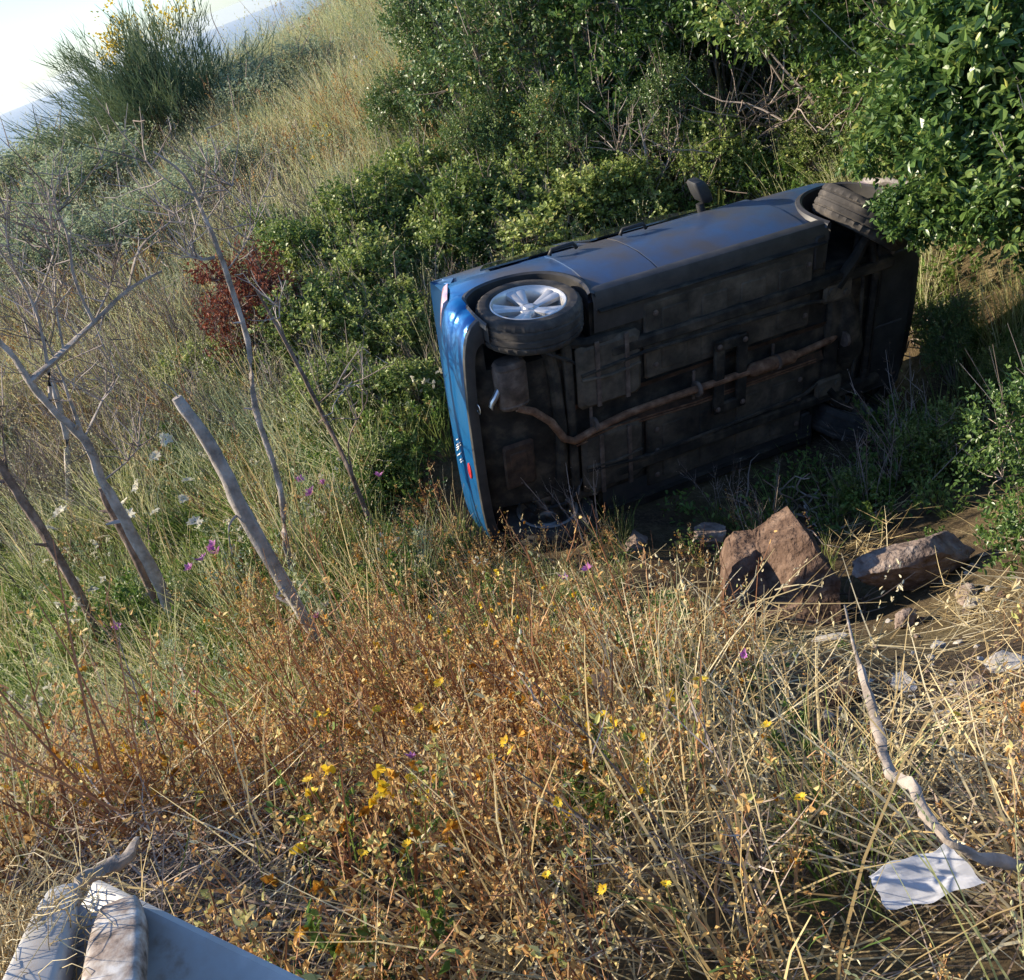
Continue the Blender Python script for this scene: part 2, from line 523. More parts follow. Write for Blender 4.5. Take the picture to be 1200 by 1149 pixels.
# --- body shell
ST = [  # X, half width, z bottom, z belt
    (-.70, .50, .44, .90), (-.68, .66, .38, .96), (-.62, .76, .33, 1.0), (-.50, .825, .30, 1.01), (-.36, .85, .27, 1.01), (-.1, .865, .22, 1.0), (.2, .868, .20, .99),
    (.5, .868, .195, .985), (1.0, .868, .195, .975), (1.5, .868, .195, .965), (2.0, .868, .195, .955), (2.3, .868, .20, .95), (2.6, .865, .22, .94), (2.85, .84, .24, .91),
    (3.05, .78, .26, .86), (3.2, .68, .29, .80), (3.3, .50, .33, .72), (3.33, .25, .36, .66)]
PROF = [(0, 0), (.45, 0), (.80, .01), (.91, .03), (.962, .10), (.985, .24), (1.0, .45), (.992, .62), (.975, .80), (.945, .95), (.90, 1.0), (.5, 1.03), (0, 1.045)]
def section(X, w, zb, zt):
    half = [(X, -w * a, zb + (zt - zb) * b) for a, b in PROF]
    return half + [(X, w * a, zb + (zt - zb) * b) for a, b in reversed(PROF[1:-1])]
rows = [section(*s) for s in ST]
mb = MB(); mb.grid(rows, closed=True)
n_ = len(rows[0])
mb.f.append(tuple(range(n_)))
mb.f.append(tuple(len(rows) * n_ - n_ + k for k in reversed(range(n_))))
body = mb.build('body', [M_PAINT, M_UNDER], car, smooth=True, angle=50)
def cutter(X, side):
    c = MB(); v = []; K = 40
    for Y in (.52 * side, 1.1 * side):
        v.append([(X + .375 * math.cos(2 * math.pi * k / K), Y, .33 + .375 * math.sin(2 * math.pi * k / K)) for k in range(K)])
    c.grid(v, closed=True)
    c.f.append(tuple(reversed(range(K)))); c.f.append(tuple(range(K, 2 * K)))
    me = bpy.data.meshes.new('well'); me.from_pydata(c.v, [], c.f)
    me.materials.append(M_PAINT); me.materials.append(M_UNDER)
    for p_ in me.polygons: p_.material_index = 1
    import bmesh
    bm = bmesh.new(); bm.from_mesh(me); bmesh.ops.recalc_face_normals(bm, faces=bm.faces[:]); bm.to_mesh(me); bm.free()
    return me
import bmesh
bm = bmesh.new(); bm.from_mesh(body.data); bmesh.ops.recalc_face_normals(bm, faces=bm.faces[:]); bm.to_mesh(body.data); bm.free()
cuts = []
for X, s in ((0, -1), (0, 1), (2.5, -1), (2.5, 1)):
    co = bpy.data.objects.new('well', cutter(X, s)); COL.objects.link(co); co.parent = car
    md = body.modifiers.new('cut', 'BOOLEAN'); md.operation = 'DIFFERENCE'; md.solver = 'EXACT'; md.object = co
    cuts.append(co)
bpy.context.view_layer.update()
dg = bpy.context.evaluated_depsgraph_get()
nm = bpy.data.meshes.new_from_object(body.evaluated_get(dg))
body.modifiers.clear(); body.data = nm; nm.name = 'body'
for co in cuts: bpy.data.objects.remove(co)
# dark underside below the sill line
for p_ in nm.polygons:
    c = p_.center
    if p_.normal.z < -.75 and c.z < .5: p_.material_index = 1
    p_.use_smooth = True
nm.set_sharp_from_angle(angle=rad(40))

# --- greenhouse: roof, pillars, windows
gr = []
GH = [(-.56, .70, .98, .74, 1.10), (-.50, .70, .99, .66, 1.40), (-.35, .72, 1.0, .60, 1.56), (.3, .80, 1.0, .60, 1.60), (1.2, .80, .97, .60, 1.60), (1.75, .80, .96, .58, 1.54), (2.35, .74, .95, .68, 1.08), (2.5, .70, .93, .68, .96)]
mb = MB(); rows = []
for X, wb_, zb_, wt_, zt_ in GH:
    half = [(X, -wb_, zb_ - .05), (X, -wb_, zb_), (X, -(wb_ * .35 + wt_ * .65), zb_ + (zt_ - zb_) * .65), (X, -wt_, zt_ - .04), (X, -wt_ * .85, zt_ - .01), (X, 0, zt_)]
    rows.append(half + [(x, -y, z) for x, y, z in reversed(half[:-1])])
mb.grid(rows, closed=True)
m_ = len(rows[0]); mb.f.append(tuple(range(m_))); mb.f.append(tuple(len(rows) * m_ - m_ + k for k in reversed(range(m_))))
mb.build('roof', M_PAINT, car, smooth=True, angle=35)
def pane(name, pts, off):
    mb = MB(); d = Vector(off)
    vs = [Vector(p) + d for p in pts] + [Vector(p) + d * .2 for p in pts]
    k = len(pts)
    mb.add(vs, [tuple(range(k)), tuple(reversed(range(k, 2 * k)))] + [(i, (i + 1) % k, k + (i + 1) % k, k + i) for i in range(k)])
    return mb.build(name, M_GLASS, car)
for s in (-1, 1):
    y0, y1 = .80 * s, .645 * s
    pane('side_window', [(.0, y0, 1.03), (.72, y0, 1.02), (.70, y1, 1.44), (.18, y1, 1.42)], (0, .012 * s, .006))
    pane('side_window', [(.82, y0, 1.02), (1.85, y0, 1.0), (1.5, y1, 1.44), (.80, y1, 1.44)], (0, .012 * s, .006))
pane('rear_window', [(-.555, -.58, 1.12), (-.555, .58, 1.12), (-.49, .54, 1.42), (-.49, -.54, 1.42)], (-.03, 0, .01))
pane('windscreen', [(2.32, -.62, 1.12), (2.32, .62, 1.12), (1.80, .50, 1.515), (1.80, -.50, 1.515)], (.02, 0, .022))

# --- bumpers: profile swept round the plan outline
def plan(x_end, xs, ws, fac=1.0):
    pts = [(x, -w) for x, w in zip(xs, ws)] + [(x, w) for x, w in reversed(list(zip(xs, ws)))]
    return pts
def sweep(path, prof):
    """path [(x,y)], prof [(offset outward, z)] -> rows"""
    P = [Vector((a, b, 0)) for a, b in path]; rows = []
    for i, p_ in enumerate(P):
        t = (P[min(i + 1, len(P) - 1)] - P[max(i - 1, 0)]).normalized()
        nrm_ = Vector((t.y, -t.x, 0))
        rows.append([tuple(p_ + nrm_ * o + Vector((0, 0, z))) for o, z in prof])
    return rows
rear_path = [(-.375, -.858), (-.44, -.852), (-.52, -.828), (-.59, -.785), (-.645, -.72), (-.685, -.62), (-.71, -.48), (-.725, -.3), (-.73, -.1)]
rear_path = rear_path + [(x, -y) for x, y in reversed(rear_path)]
rear_path = rear_path[::-1]
front_path = [(2.86, -.855), (2.96, -.83), (3.06, -.79), (3.16, -.72), (3.25, -.62), (3.32, -.48), (3.36, -.3), (3.38, -.1)]
front_path = front_path + [(x, -y) for x, y in reversed(front_path)]
prof_r = [(-.13, .262), (-.05, .258), (-.012, .268), (.006, .29), (.014, .33), (.018, .40), (.012, .455), (.020, .462), (.034, .48), (.038, .54), (.034, .60), (.016, .635), (-.02, .645), (-.08, .65)]
mb = MB(); mb.grid(sweep(rear_path, [(-o, z) for o, z in prof_r][::-1]) if False else sweep(rear_path, prof_r))
bump_r = mb.build('rear_bumper', M_PAINT, car, smooth=True, angle=60)
mb = MB(); mb.grid(sweep(rear_path, [(-.14, .252), (.004, .250), (.012, .256), (.012, .288), (.004, .292)]))
mb.build('bumper_lip', M_TRIM, bump_r, smooth=True, angle=40)
mb = MB(); mb.grid(sweep(front_path, [(-.13, .26), (-.02, .25), (.012, .28), (.03, .36), (.03, .5), (.01, .6), (-.06, .66)]))
fb = mb.build('front_bumper', M_PAINT, car, smooth=True, angle=60)
mb = MB(); mb.grid(sweep(front_path, [(-.16, .24), (.0, .235), (.02, .25), (.02, .29), (.01, .30)]))
mb.build('bumper_lip', M_PLASTIC, fb, smooth=True, angle=40)

# tail lamps wrap the rear corners, red reflectors in the bumper, plate recess, hatch and scratches
for s in (-1, 1):
    path = [(-.55, .812), (-.60, .772), (-.645, .715), (-.68, .63), (-.70, .54)]
    path = [(x, y * s) for x, y in path]
    if s > 0: path = path
    else: path = path[::-1]
    rows = []
    for o, z in [(-.03, .745), (.032, .75), (.046, .78), (.046, .93), (.034, .975), (-.04, .99)]:
        r = []
        P = [Vector((a, b, 0)) for a, b in path]
        for i, p_ in enumerate(P):
            t = (P[min(i + 1, len(P) - 1)] - P[max(i - 1, 0)]).normalized(); nrm_ = Vector((-t.y, t.x, 0))
            if nrm_.dot(Vector((-1, s, 0))) < 0: nrm_ = -nrm_
            r.append(tuple(p_ + nrm_ * (o if 0 < i < len(P) - 1 else min(o, .0)) + Vector((0, 0, z))))
        rows.append(r)
    mb = MB(); mb.grid(rows)
    tl = mb.build('tail_lamp', M_LAMP, car, smooth=True, angle=60)
def disc_on_bumper(name, y, z, ry, rz, m_, parent, xo=-.775):
    mb = MB(); K = 24
    top = [(xo - .012, y + .8 * ry * math.cos(2 * math.pi * k / K), z + .8 * rz * math.sin(2 * math.pi * k / K)) for k in range(K)]
    mid = [(xo - .006, y + ry * math.cos(2 * math.pi * k / K), z + rz * math.sin(2 * math.pi * k / K)) for k in range(K)]
    bot = [(xo + .02, y + ry * math.cos(2 * math.pi * k / K), z + rz * math.sin(2 * math.pi * k / K)) for k in range(K)]
    mb.grid([bot, mid, top], closed=True); mb.f.append(tuple(2 * K + k for k in range(K)))
    return mb.build(name, m_, parent, smooth=True, angle=50)
disc_on_bumper('reflector', .22, .375, .060, .030, M_RED, bump_r, xo=-.752)
# hatch lower panel with recess for the plate
mb = MB(); mb.grid(sweep([(-.60, .70), (-.66, .60), (-.692, .45), (-.705, .25), (-.71, 0), (-.705, -.25), (-.692, -.45), (-.66, -.60), (-.60, -.70)],
                         [(-.02, .665), (.012, .668), (.022, .70), (.024, .96), (.0, 1.03), (-.05, 1.06)]))
hatch = mb.build('hatch', M_PAINT, car, smooth=True, angle=60)
mb = MB(); mb.box(-.742, -.725, -.33, .33, .70, .86, .006)
pr = mb.build('plate_recess', M_PLASTIC, hatch)
mb = MB(); mb.box(-.752, -.740, -.24, .24, .735, .79, .003)
mb.build('number_plate', M_WHITE, hatch)
mb = MB(); mb.box(-.768, -.738, -.36, .36, .875, .91, .008)
mb.build('hatch_handle', M_STEEL, hatch)
mb = MB()
sr = random.Random(3)
for i in range(11):
    y = .02 + .016 * i + sr.uniform(-.006, .006); z = .50 + sr.uniform(-.03, .03)
    pts = [(-.7755 - .0 * k, y + .012 * k + sr.uniform(-.003, .003), z + (k - 2) * .014) for k in range(5)]
    mb.tube(pts, .0042, 4)
mb.build('paint_scratches', M_WHITE, bump_r)

# --- wheel arch trims, sills, doors
def arch_trim(X, s):
    R0, R1 = .375, .425; rows = []
    for k in range(33):
        a = rad(-22 + 224 * k / 32)
        ca, sa = math.cos(a), math.sin(a)
        z0 = .33
        yv = lambda r: .862 - .35 * max(0, (z0 + r * sa) - .62) ** 1.5 - .10 * max(0, .30 - (z0 + r * sa))
        rr_ = [(R0 - .004, .74), (R0 - .004, yv(R0) + .012), (R0 + .012, yv(R0) + .022), (R1 - .012, yv(R1) + .014), (R1, yv(R1) - .012)]
        rows.append([(X + r * ca, y * s, z0 + r * sa) for r, y in rr_])
    mb = MB(); mb.grid(rows); return mb.build('arch_trim', M_TRIM, car, smooth=True, angle=35)
for X in (0, 2.5):
    for s in (-1, 1): arch_trim(X, s)
for s in (-1, 1):
    mb = MB()
    mb.grid([[(X, .60 * s, .178), (X, .80 * s, .172), (X, .862 * s, .195), (X, .874 * s, .225), (X, .868 * s, .262), (X, .845 * s, .27)] for X in (.37, .40, .9, 1.4, 1.9, 2.10, 2.13)])
    mb.build('sill_trim', M_TRIM, car, smooth=True, angle=35)
    # door skins 6 mm proud, with a shut gap between
    def door(name, xs, zl):
        rows = []
        for X in xs:
            zb_, zt_ = .196, .975
            row = [(X, s * .83, zl)]
            for a, b in PROF[4:10]:
                z = max(zl, zb_ + (zt_ - zb_) * b)
                row.append((X, s * (.868 * a + .007), z))
            row.append((X, s * .80, .985)); rows.append(row)
        e = .006
        rows = [[(x, y - s * .012, z) for x, y, z in rows[0]]] + rows + [[(x, y - s * .012, z) for x, y, z in rows[-1]]]
        mb = MB(); mb.grid(rows); return mb.build(name, M_PAINT, car, smooth=True, angle=45)
    d1 = door('front_door', [.905, 1.2, 1.6, 2.02], .275)
    d2 = door('rear_door', [.43, .55, .7, .893], .275)
    for d_, X in ((d1, 1.05), (d2, .52)):
        mb = MB(); mb.tube([(X - .1, s * .865, .845), (X - .08, s * .90, .85), (X + .08, s * .90, .85), (X + .1, s * .865, .845)], .014, 8)
        mb.build('door_handle', M_PLASTIC, d_, smooth=True)
    mb = MB()
    K = 16; rows = []
    for t, r in ((0, .55), (.02, .9), (.07, 1.0), (.15, .96), (.175, .7)):
        ring = []
        for k in range(K):
            c_, s_ = math.cos(2 * math.pi * k / K), math.sin(2 * math.pi * k / K)
            ring.append((1.72 - .45 * t + .055 * r * abs(c_) ** .5 * (1 if c_ > 0 else -1), s * (.87 + t * .95), 1.0 + .075 * r * abs(s_) ** .5 * (1 if s_ > 0 else -1)))
        rows.append(ring)
    mb.grid(rows, closed=True); mb.f.append(tuple(range(K))); mb.f.append(tuple(4 * K + k for k in range(K)))
    mb.tube([(1.68, s * .80, .97), (1.67, s * .87, .985)], .03, 8)
    mb.build('door_mirror', M_PLASTIC, car, smooth=True, angle=50)
    mb = MB(); mb.box(2.9, 3.2, s * .74 - .05, s * .74 + .05, .66, .82, .03)
    mb.build('headlight', M_CLEAR, car, smooth=True, angle=30)

# --- wheels
def make_wheel():
    K = 72
    mb = MB()
    prof = [(.205, -.085), (.222, -.098), (.26, -.108), (.295, -.106), (.315, -.092), (.325, -.07), (.325, -.058), (.318, -.054), (.318, -.046), (.325, -.042), (.325, -.010), (.318, -.007), (.318, .007),
            (.325, .010), (.325, .042), (.318, .046), (.318, .054), (.325, .058), (.325, .07), (.315, .092), (.295, .106), (.26, .108), (.237, .098), (.225, .085)]
    rows = []
    for k in range(K):
        a = 2 * math.pi * k / K; r_ = []
        for j, (r, y) in enumerate(prof):
            rr_ = r
            if r > .312 and abs(y) > .05 and k % 2: rr_ -= .009
            if r == .325 and abs(y) < .045 and k % 4 == 0: rr_ -= .005
            r_.append((rr_ * math.cos(a), y, rr_ * math.sin(a)))
        rows.append(r_)
    rows.append(rows[0])
    mb.grid(rows)
    ty = mb
    rm = MB()
    prof2 = [(.236, .094), (.228, .100), (.218, .094), (.205, .07), (.19, .0), (.19, -.09), (.215, -.09)]
    rows = [[(r * math.cos(2 * math.pi * k / 48), y, r * math.sin(2 * math.pi * k / 48)) for r, y in prof2] for k in range(49)]
    rm.grid(rows)
    K2 = 20
    hub = [(.0, .070), (.030, .070), (.036, .062), (.062, .058), (.07, .04), (.07, -.02)]
    rm.grid([[(r * math.cos(2 * math.pi * k / K2), y, r * math.sin(2 * math.pi * k / K2)) for r, y in hub] for k in range(K2 + 1)])
    for q in range(5):
        a0 = 2 * math.pi * q / 5 + .35
        for dq in (-.10, .10):
            rows = []
            for t in (0, .35, .7, 1.0):
                r = .05 + t * .168
                a = a0 + dq * (.7 + .7 * t)
                w = .022 + .016 * t; y = .060 + .026 * t
                c, s_ = math.cos(a), math.sin(a)
                def pt(dw, dy): return (r * c - dw * s_, y + dy, r * s_ + dw * c)
                rows.append([pt(-w, -.03), pt(-w, -.006), pt(-w * .6, .002), pt(w * .6, .002), pt(w, -.006), pt(w, -.03)])
            rm.grid(rows, closed=True)
    dk = MB(); dk.grid([[(r * math.cos(2 * math.pi * k / 32), y, r * math.sin(2 * math.pi * k / 32)) for r, y in ((.02, .0), (.13, .0), (.135, -.02), (.19, -.03))] for k in range(33)])
    return ty, rm, dk
ty, rm, dk = make_wheel()
w0 = empty('wheel'); w0.parent = car
t0 = ty.build('tyre', M_TYRE, w0, smooth=True, angle=30)
r0 = rm.build('rim', M_ALLOY, w0, smooth=True, angle=35)
b0 = dk.build('brake_disc', M_STEEL, w0, smooth=True, angle=40)
def place_wheel(w, X, s, steer, z, camber=0):
    w.location = (X, s * .775, z)
    w.rotation_euler = Euler((rad(camber), rad(20 * X), rad(steer + (180 if s < 0 else 0))), 'XYZ')
place_wheel(w0, 0, -1, 0, .30)
for X, s, st, z in ((2.5, -1, 34, .30), (0, 1, 0, .30), (2.5, 1, 20, .27)):
    w = w0.copy(); COL.objects.link(w); w.parent = car
    for ch in (t0, r0, b0):
        c = ch.copy(); COL.objects.link(c); c.parent = w
    place_wheel(w, X, s, st, z)

# --- underbody
def part(name, m_, fn, smooth=True, ang=35, parent=None):
    mb = MB(); fn(mb); return mb.build(name, m_, parent or car, smooth=smooth, angle=ang)
# floor pans with pressed ribs
for s in (-1, 1):
    def fl(mb, s=s):
        y0, y1 = sorted((.16 * s, .70 * s))
        mb.box(.72, 2.02, y0, y1, .165, .20, .012)
        for k in range(4):
            xa = .84 + k * .30
            mb.box(xa, xa + .20, y0 + .06, y1 - .05, .156, .17, .008)
    part('floor_pan', M_UNDER2, fl)
    part('frame_rail', M_UNDER, lambda mb, s=s: mb.box(.45, 2.75, *sorted((.42 * s, .50 * s)), .125, .19, .014))
    part('sill_flange', M_UNDER, lambda mb, s=s: mb.box(.40, 2.1, *sorted((.745 * s, .757 * s)), .135, .19, .002))
    # rear floor / tank half shells with pressed ledge
    def tk(mb, s=s):
        y0, y1 = sorted((.10 * s, .56 * s))
        mb.box(.22, .68, y0, y1, .13, .20, .03)
        mb.tube([(.24, (y0 + y1) / 2, .128), (.45, (y0 + y1) / 2 + .02, .122), (.66, (y0 + y1) / 2, .128)], .012, 6)
    tkn = part('fuel_tank' if s < 0 else 'rear_floor_pan', M_UNDER2, tk)
    # trailing arms, springs and dampers
    part('trailing_arm', M_UNDER, lambda mb, s=s: mb.tube([(.62, s * .52, .19), (.3, s * .56, .17), (.02, s * .60, .26)], [.04, .035, .045], 8))
    part('damper', M_UNDER, lambda mb, s=s: mb.tube([(-.12, s * .60, .20), (-.16, s * .55, .50)], .028, 8))
    part('coil_spring', M_UNDER, lambda mb, s=s: mb.tube([(.10 + .055 * math.cos(k * .6), s * .48 + .055 * math.sin(k * .6), .2 + k * .0045) for k in range(60)], .009, 5))
    # front lower arm with bushing plate
    def arm(mb, s=s):
        mb.tube([(2.22, s * .40, .16), (2.36, s * .58, .15), (2.5, s * .70, .20)], [.045, .04, .03], 8)
        mb.tube([(2.58, s * .36, .17), (2.52, s * .55, .16), (2.5, s * .70, .20)], [.03, .03, .025], 8)
    part('control_arm', M_UNDER, arm)
    part('arm_mount', M_UNDER2, lambda mb, s=s: (mb.box(2.10, 2.34, *sorted((.30 * s, .48 * s)), .125, .16, .02), mb.tube([(2.16, s * .39, .11), (2.16, s * .39, .13)], .03, 10), mb.tube([(2.28, s * .36, .11), (2.28, s * .36, .13)], .022, 10)))
    part('drive_shaft', M_UNDER, lambda mb, s=s: mb.tube([(2.48, s * .22, .30), (2.49, s * .68, .28)], [.035, .03], 8))
    part('mud_guard', M_PLASTIC, lambda mb, s=s: mb.box(2.02, 2.10, *sorted((.56 * s, .80 * s)), .16, .30, .01))
part('rear_axle', M_UNDER, lambda mb: mb.tube([(.06, -.66, .25), (.08, -.4, .20), (.10, 0, .185), (.08, .4, .20), (.06, .66, .25)], [.05, .042, .04, .042, .05], 10))
part('cross_member', M_UNDER, lambda mb: (mb.box(.14, .20, -.6, .6, .15, .21, .012),))
part('tunnel_brace', M_UNDER, lambda mb: (mb.box(1.22, 1.30, -.30, .26, .105, .14, .008), mb.box(1.40, 1.48, -.30, .26, .105, .14, .008), mb.box(1.22, 1.48, -.30, -.22, .105, .14, .008), mb.box(1.22, 1.48, .18, .26, .105, .14, .008)), False)
part('heat_shield', M_RUST2, lambda mb: mb.grid([[(X, -.15, .165), (X, -.09, .20), (X, .09, .20), (X, .15, .165)] for X in (.2, .7, 1.2, 1.7, 2.2)]))
def muffler(mb):
    rows = []
    for y, k in ((-.585, .0), (-.58, .8), (-.565, .93), (-.55, 1.0), (-.545, .965), (-.535, .965), (-.53, 1.0), (-.31, 1.0), (-.305, .965), (-.295, .965), (-.29, 1.0), (-.275, .93), (-.26, .8), (-.255, .0)):
        rows.append([(-.205 + .105 * k * abs(math.cos(a)) ** .7 * (1 if math.cos(a) > 0 else -1), y, .215 + .075 * k * abs(math.sin(a)) ** .7 * (1 if math.sin(a) > 0 else -1)) for a in [2 * math.pi * q / 24 for q in range(24)]])
    mb.grid(rows, closed=True)
part('muffler', M_MUFF, muffler)
part('tail_pipe', M_STEEL, lambda mb: mb.tube([(-.30, -.40, .20), (-.38, -.36, .19), (-.42, -.33, .20), (-.44, -.30, .20)], .026, 10))
part('exhaust_pipe', M_RUST, lambda mb: mb.tube([(-.20, -.27, .16), (-.10, -.22, .135), (0.0, -.12, .115), (.08, .03, .11), (.15, .075, .11), (.30, .045, .115), (.55, .012, .12), (.9, .008, .122), (1.2, .008, .122), (1.6, .008, .12), (1.9, .006, .12), (2.2, .0, .15), (2.42, -.02, .24)],
     [.026, .026, .026, .026, .026, .026, .026, .026, .026, .026, .026, .026, .03], 10))
part('resonator', M_RUST, lambda mb: mb.tube([(1.50, .008, .122), (1.53, .008, .122), (1.86, .006, .122), (1.89, .006, .122)], [.028, .048, .048, .028], 12))
part('brake_line', M_RUST, lambda mb: [mb.tube([(.18, y, .14), (.5, y - .02, .15), (1.1, y + .01, .155), (2.1, y, .155)], .006, 5) for y in (.12, .14)])
part('rear_floor_plate', M_RUST2, lambda mb: (mb.box(-.34, -.10, .0, .34, .175, .215, .02), mb.box(-.28, -.16, .06, .20, .168, .18, .006)))
for X in (.30, 1.08, 1.72, 2.30):
    part('exhaust_clamp', M_MUFF, lambda mb, X=X: (mb.tube([(X, .012, .125), (X + .022, .012, .125)], .047 if X < 1 else .056, 14), mb.box(X, X + .02, -.11, .11, .16, .175, .003)))
for s_ in (-1, 1):
    part('brake_hose', M_PLASTIC, lambda mb: mb.tube([(.22, .44 * s_, .18), (.16, .50 * s_, .135), (.06, .56 * s_, .14), (-.02, .62 * s_, .22)], .011, 6))
    part('fuel_pipe', M_UNDER, lambda mb: mb.tube([(.24, .36 * s_, .13), (.7, .40 * s_, .118), (1.3, .385 * s_, .12), (2.0, .36 * s_, .125), (2.2, .30 * s_, .16)], .013, 6))
    part('tank_strap', M_MUFF, lambda mb: (mb.box(.34, .37, *sorted((.11 * s_, .57 * s_)), .118, .132, .002), mb.box(.55, .58, *sorted((.11 * s_, .57 * s_)), .118, .132, .002)))
    part('anti_roll_bar', M_UNDER, lambda mb: mb.tube([(2.46, 0, .15), (2.44, .40 * s_, .145), (2.36, .56 * s_, .16), (2.44, .66 * s_, .24)], .014, 7))
bolt_me = None
for bx, by, bz in [(x, y, z) for x, z in ((.80, .158), (1.98, .158)) for y in (-.62, -.42, -.25, .25, .42, .62)] + [(1.25, y, .10) for y in (-.26, .22)] + [(1.45, y, .10) for y in (-.26, .22)] + [(2.72, -.5, .19), (2.72, .5, .19), (2.88, -.5, .19), (2.88, .5, .19), (2.24, -.4, .145), (2.24, .4, .145)]:
    if bolt_me is None:
        b_ = part('bolt', M_MUFF, lambda mb: (mb.tube([(0, 0, -.006), (0, 0, .02)], .013, 6), mb.tube([(0, 0, 0), (0, 0, .02)], .02, 10)), False)
        bolt_me = b_.data
    else: b_ = obj('bolt', bolt_me, car)
    b_.location = (bx, by, bz)
part('tow_eye', M_STEEL, lambda mb: mb.tube([(-.60, -.30 + .03 * math.cos(a), .235 + .03 * math.sin(a)) for a in [k * .55 for k in range(12)]], .007, 6))
part('engine_undertray', M_PLASTIC, lambda mb: (mb.box(2.60, 3.22, -.60, .60, .195, .225, .02), mb.box(2.66, 3.12, -.5, -.1, .186, .20, .008), mb.box(2.66, 3.12, .05, .5, .186, .20, .008)))
part('front_subframe', M_UNDER, lambda mb: (mb.box(2.18, 2.30, -.50, .50, .15, .21, .02), mb.box(2.55, 2.62, -.5, .5, .15, .21, .02)))
part('gearbox', M_UNDER, lambda mb: mb.tube([(2.32, -.30, .27), (2.36, -.1, .24), (2.42, .15, .25), (2.46, .3, .28)], [.10, .13, .14, .10], 12))

# the tail is short: tuck the rear overhang in
_done = set()
for ch in [c for c in car.children_recursive if c.type == 'MESH']:
    par = ch.parent
    if par.name.startswith('wheel') or ch.data.name in _done: continue
    _done.add(ch.data.name)
    for v in ch.data.vertices:
        if v.co.x < -.3: v.co.x = -.3 + (v.co.x + .3) * .42 + max(0.0, v.co.z - .62) * .42 * min(1.0, (-.3 - v.co.x) / .15)
        elif v.co.x > 2.62: v.co.x = 2.62 + (v.co.x - 2.62) * .55
    ch.data.update()

# ------------------------------------------------------------------ plant materials
V_STRAW = vmat('straw', [(0, (.26, .18, .08)), (.35, (.50, .37, .17)), (.7, (.70, .57, .30)), (1, (.80, .70, .46))], rough=.6, trans=.3)
V_GOLD = vmat('golden_weed', [(0, (.20, .10, .04)), (.3, (.48, .25, .08)), (.6, (.66, .42, .145)), (.85, (.72, .56, .25)), (1, (.45, .45, .15))], rough=.7, trans=.3)
V_STALK = vmat('red_brown_stalk', [(0, (.17, .07, .035)), (.5, (.36, .17, .08)), (1, (.58, .38, .20))], rough=.6, trans=.1)
V_GREY = vmat('grey_straw', [(0, (.12, .085, .06)), (.5, (.30, .22, .16)), (1, (.52, .42, .32))], rough=.75, trans=.2)
V_GREEN = vmat('green_grass', [(0, (.06, .12, .025)), (.45, (.15, .23, .05)), (.8, (.30, .35, .10)), (1, (.50, .47, .21))], rough=.5, trans=.4)
V_PALE = vmat('pale_wild_oats', [(0, (.28, .30, .12)), (.4, (.47, .49, .21)), (.75, (.62, .61, .32)), (1, (.76, .70, .47))], rough=.6, trans=.4)
V_SAGE = vmat('grey_green_herb', [(0, (.16, .21, .11)), (.5, (.32, .38, .22)), (1, (.50, .54, .37))], rough=.7, trans=.35)
V_FORB = vmat('leafy_weed', [(0, (.05, .11, .02)), (.5, (.12, .21, .04)), (1, (.26, .34, .08))], rough=.45, spec=.4, trans=.35)
V_BRAMBLE = vmat('bramble_leaf', [(0, (.08, .135, .028)), (.4, (.23, .30, .07)), (.75, (.40, .45, .13)), (1, (.52, .48, .18))], rough=.45, spec=.45, trans=.35)
V_OAK = vmat('oak_leaf', [(0, (.05, .10, .025)), (.45, (.115, .20, .045)), (.85, (.23, .31, .08)), (1, (.40, .40, .10))], rough=.36, spec=.55, trans=.35)
V_DARK = vmat('dark_shrub_leaf', [(0, (.06, .115, .035)), (.5, (.16, .235, .065)), (.9, (.30, .35, .11)), (1, (.58, .36, .09))], rough=.4, spec=.5, trans=.25)
V_RED = vmat('dead_red_leaf', [(0, (.08, .022, .012)), (.5, (.20, .055, .03)), (1, (.34, .14, .08))], rough=.7, trans=.25)
V_TWIG = vmat('twig', [(0, (.12, .09, .07)), (.5, (.30, .235, .19)), (1, (.48, .40, .34))], rough=.85, trans=0)
V_BROOM = vmat('broom_stem', [(0, (.07, .11, .05)), (.5, (.14, .19, .09)), (1, (.24, .28, .14))], rough=.6, trans=.15)
V_YELLOW = vmat('yellow_petal', [(0, (.55, .33, .01)), (.5, (.78, .52, .02)), (1, (.85, .65, .08))], rough=.6, trans=.3)
V_ORANGE = vmat('orange_seedhead', [(0, (.28, .10, .01)), (.5, (.52, .23, .02)), (1, (.62, .36, .05))], rough=.8, trans=.2)
V_PINK = vmat('pink_petal', [(0, (.40, .12, .36)), (1, (.62, .28, .55))], rough=.6, trans=.3)
V_UMBEL = vmat('cream_umbel', [(0, (.55, .50, .36)), (1, (.78, .75, .60))], rough=.7, trans=.3)
V_BARK = nmat('grey_dead_wood', [(.3, (.15, .12, .095)), (.5, (.33, .28, .235)), (.7, (.50, .44, .385))], scale=11, rough=.85, bump=.5, bscale=45, dist=.012, spec=.2)
V_BARK2 = nmat('brown_dead_wood', [(.3, (.07, .05, .038)), (.5, (.18, .13, .10)), (.7, (.32, .25, .20))], scale=11, rough=.85, bump=.5, bscale=45, dist=.012, spec=.2)
V_PALEWOOD = nmat('bleached_wood', [(.3, (.16, .135, .11)), (.5, (.33, .29, .25)), (.7, (.48, .44, .395))], scale=9, rough=.8, bump=.5, bscale=50, dist=.010, spec=.25)

# ------------------------------------------------------------------ grass and weed tufts (sources for the ground cover)
def side_of(D):
    a = RNG.uniform(0, 2 * np.pi, len(D))
    u = np.stack([np.cos(a), np.sin(a), np.zeros(len(D))], 1)
    return norm(u - D * (u * D).sum(1, keepdims=True))

